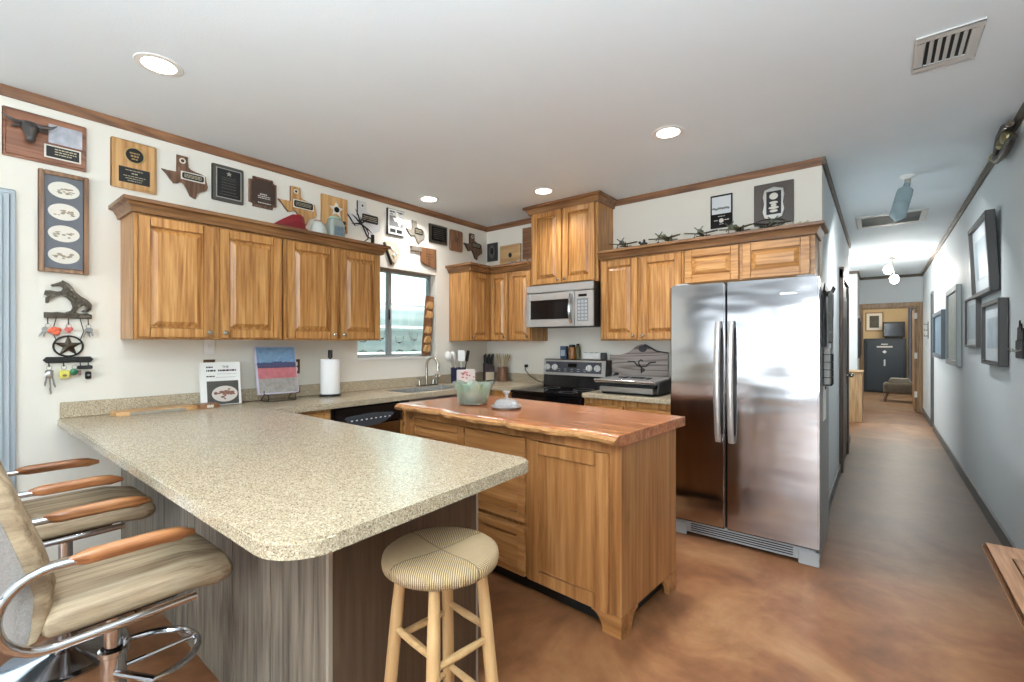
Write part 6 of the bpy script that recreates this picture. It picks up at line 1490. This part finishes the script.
for v in (0.05, 0.15, 0.25): MB().tube([FRr(0, v, 0.012), FRr(0, v-0.01, 0.05), FRr(0, v+0.02, 0.06)], 0.005, 6).build('hook', iron, t)
# the room at the end
t = thing('gun_safe', 'black steel safe standing in the far room', 'safe', (0.10, 16.35, 0))
sfm = plain('safe_black', rgb(22, 30, 38), 0.35)
MB().box(-0.46, 0.46, 0.03, 0.7, 0.0, 1.5, bevel=0.015).build('body', sfm, t)
sd_ = MB().box(-0.40, 0.40, 0.0, 0.028, 0.06, 1.44, bevel=0.01).build('door', plain('safe_door', rgb(28, 38, 46), 0.3), t)
MB('B').prism([(0.0+0.05*math.cos(k*PI/2), 1.13+0.05*math.sin(k*PI/2)) for k in range(4)], 0.001, 0.02, bevel=0.004).build('dial', silverp, sd_)
MB('B').box(-0.018, 0.018, 0.74, 0.92, 0.001, 0.04, bevel=0.008).build('handle', silverp, sd_)
gold = plain('pale_lettering', rgb(206, 206, 200), 0.4)
bars('B', [(-0.17, 0.17, 1.27, 0.04)], 0.001, gold, sd_, 'door_lettering')
bars('B', [(-0.07, 0.07, 1.34, 0.025)], 0.001, gold, sd_, 'door_crest')
t = thing('television', 'black television standing on top of the safe', 'television', (0.30, 16.7, 1.501))
MB().box(-0.24, 0.24, -0.15, 0.15, 0.03, 0.46, bevel=0.01).build('cabinet', blackm, t)
MB().box(-0.21, 0.21, -0.156, -0.15, 0.07, 0.42, bevel=0.003).build('screen', black, t)
MB().box(-0.2, 0.2, -0.12, 0.12, 0, 0.029, bevel=0.006).build('stand', blackm, t)
frame_on('B', (-0.34, 17.2, 1.72), 0.42, 0.55, 0.03, 'cream matted picture on the tan wall above the safe', plain('oak_frame_pale', rgb(150, 120, 80), 0.5), cream, 0.03, 0.07, None, 'framed_picture', plain('dark_print', rgb(80, 78, 66), 0.6, var=0.6, vscale=10))
t = thing('curtain', 'dark grey curtain hanging beside the safe', 'curtain', (0.80, 16.0, 0.35))
cu = []
for i in range(8):
    z = 2.25*(1-i/7)
    cu.append([(-0.22+0.46*j/24, 0.03*math.sin(j*1.6), z) for j in range(25)]+[(-0.22+0.46*j/24, 0.03*math.sin(j*1.6)+0.012, z) for j in range(24, -1, -1)])
MB().loft(cu).build('fabric', plain('curtain_grey', rgb(84, 88, 98), 0.9), t, smooth=60)
MB().cyl((-0.45, 0.0, 2.28), (0.5, 0, 2.28), 0.014).build('rod', iron, t)
t = thing('ottoman', 'patterned upholstered ottoman with a folded blanket in the far room', 'ottoman', (0.36, 14.1, 0))
MB().loft([[(x, y, z) for x, y in rrect(-w, w, -w*0.8, w*0.8, 0.06)] for z, w in ((0.20, 0.27), (0.22, 0.30), (0.40, 0.30), (0.44, 0.27), (0.45, 0.2))]).build('cushion', plain('tapestry', rgb(92, 84, 74), 0.9, var=0.5, vscale=14), t)
for sx in (-1, 1):
    for sy in (-1, 1): MB().tube([(sx*0.22, sy*0.17, 0.21), (sx*0.25, sy*0.19, 0.1), (sx*0.27, sy*0.2, 0.0)], [0.03, 0.02, 0.024], 10).build('leg', walnut('Z'), t)
o = MB().box(-0.2, 0.2, -0.14, 0.14, 0, 0.06, bevel=0.02).box(-0.18, 0.18, -0.12, 0.12, 0.06, 0.10, bevel=0.02).build('folded_blanket', plain('blanket_grey', rgb(150, 146, 138), 0.9, bump=0.3), loc=(0.36, 14.1, 0.451))
tag(o, 'folded grey blanket lying on the ottoman', 'blanket')

# floor lamp bodies for the added ceiling uplights behind the viewer
for k, (x, y) in enumerate(UPFILL):
    t = thing('added_uplight_lamp', ('added unseen uplighter lamp nearer the glass door', 'added unseen uplighter lamp nearer the passage wall')[k], 'floor lamp', (x, y, 0))
    MB().lathe([(0, 0), (0.15, 0), (0.15, 0.012), (0.03, 0.03), (0, 0.03)], seg=28).build('base', blackm, t)
    MB().cyl((0, 0, 0.03), (0, 0, 1.70), 0.012).build('pole', blackm, t)
    MB().lathe([(0, 1.69), (0.05, 1.70), (0.19, 1.83), (0.195, 1.835), (0.18, 1.83), (0.05, 1.71), (0, 1.705)], seg=32).build('bowl_shade', white, t)
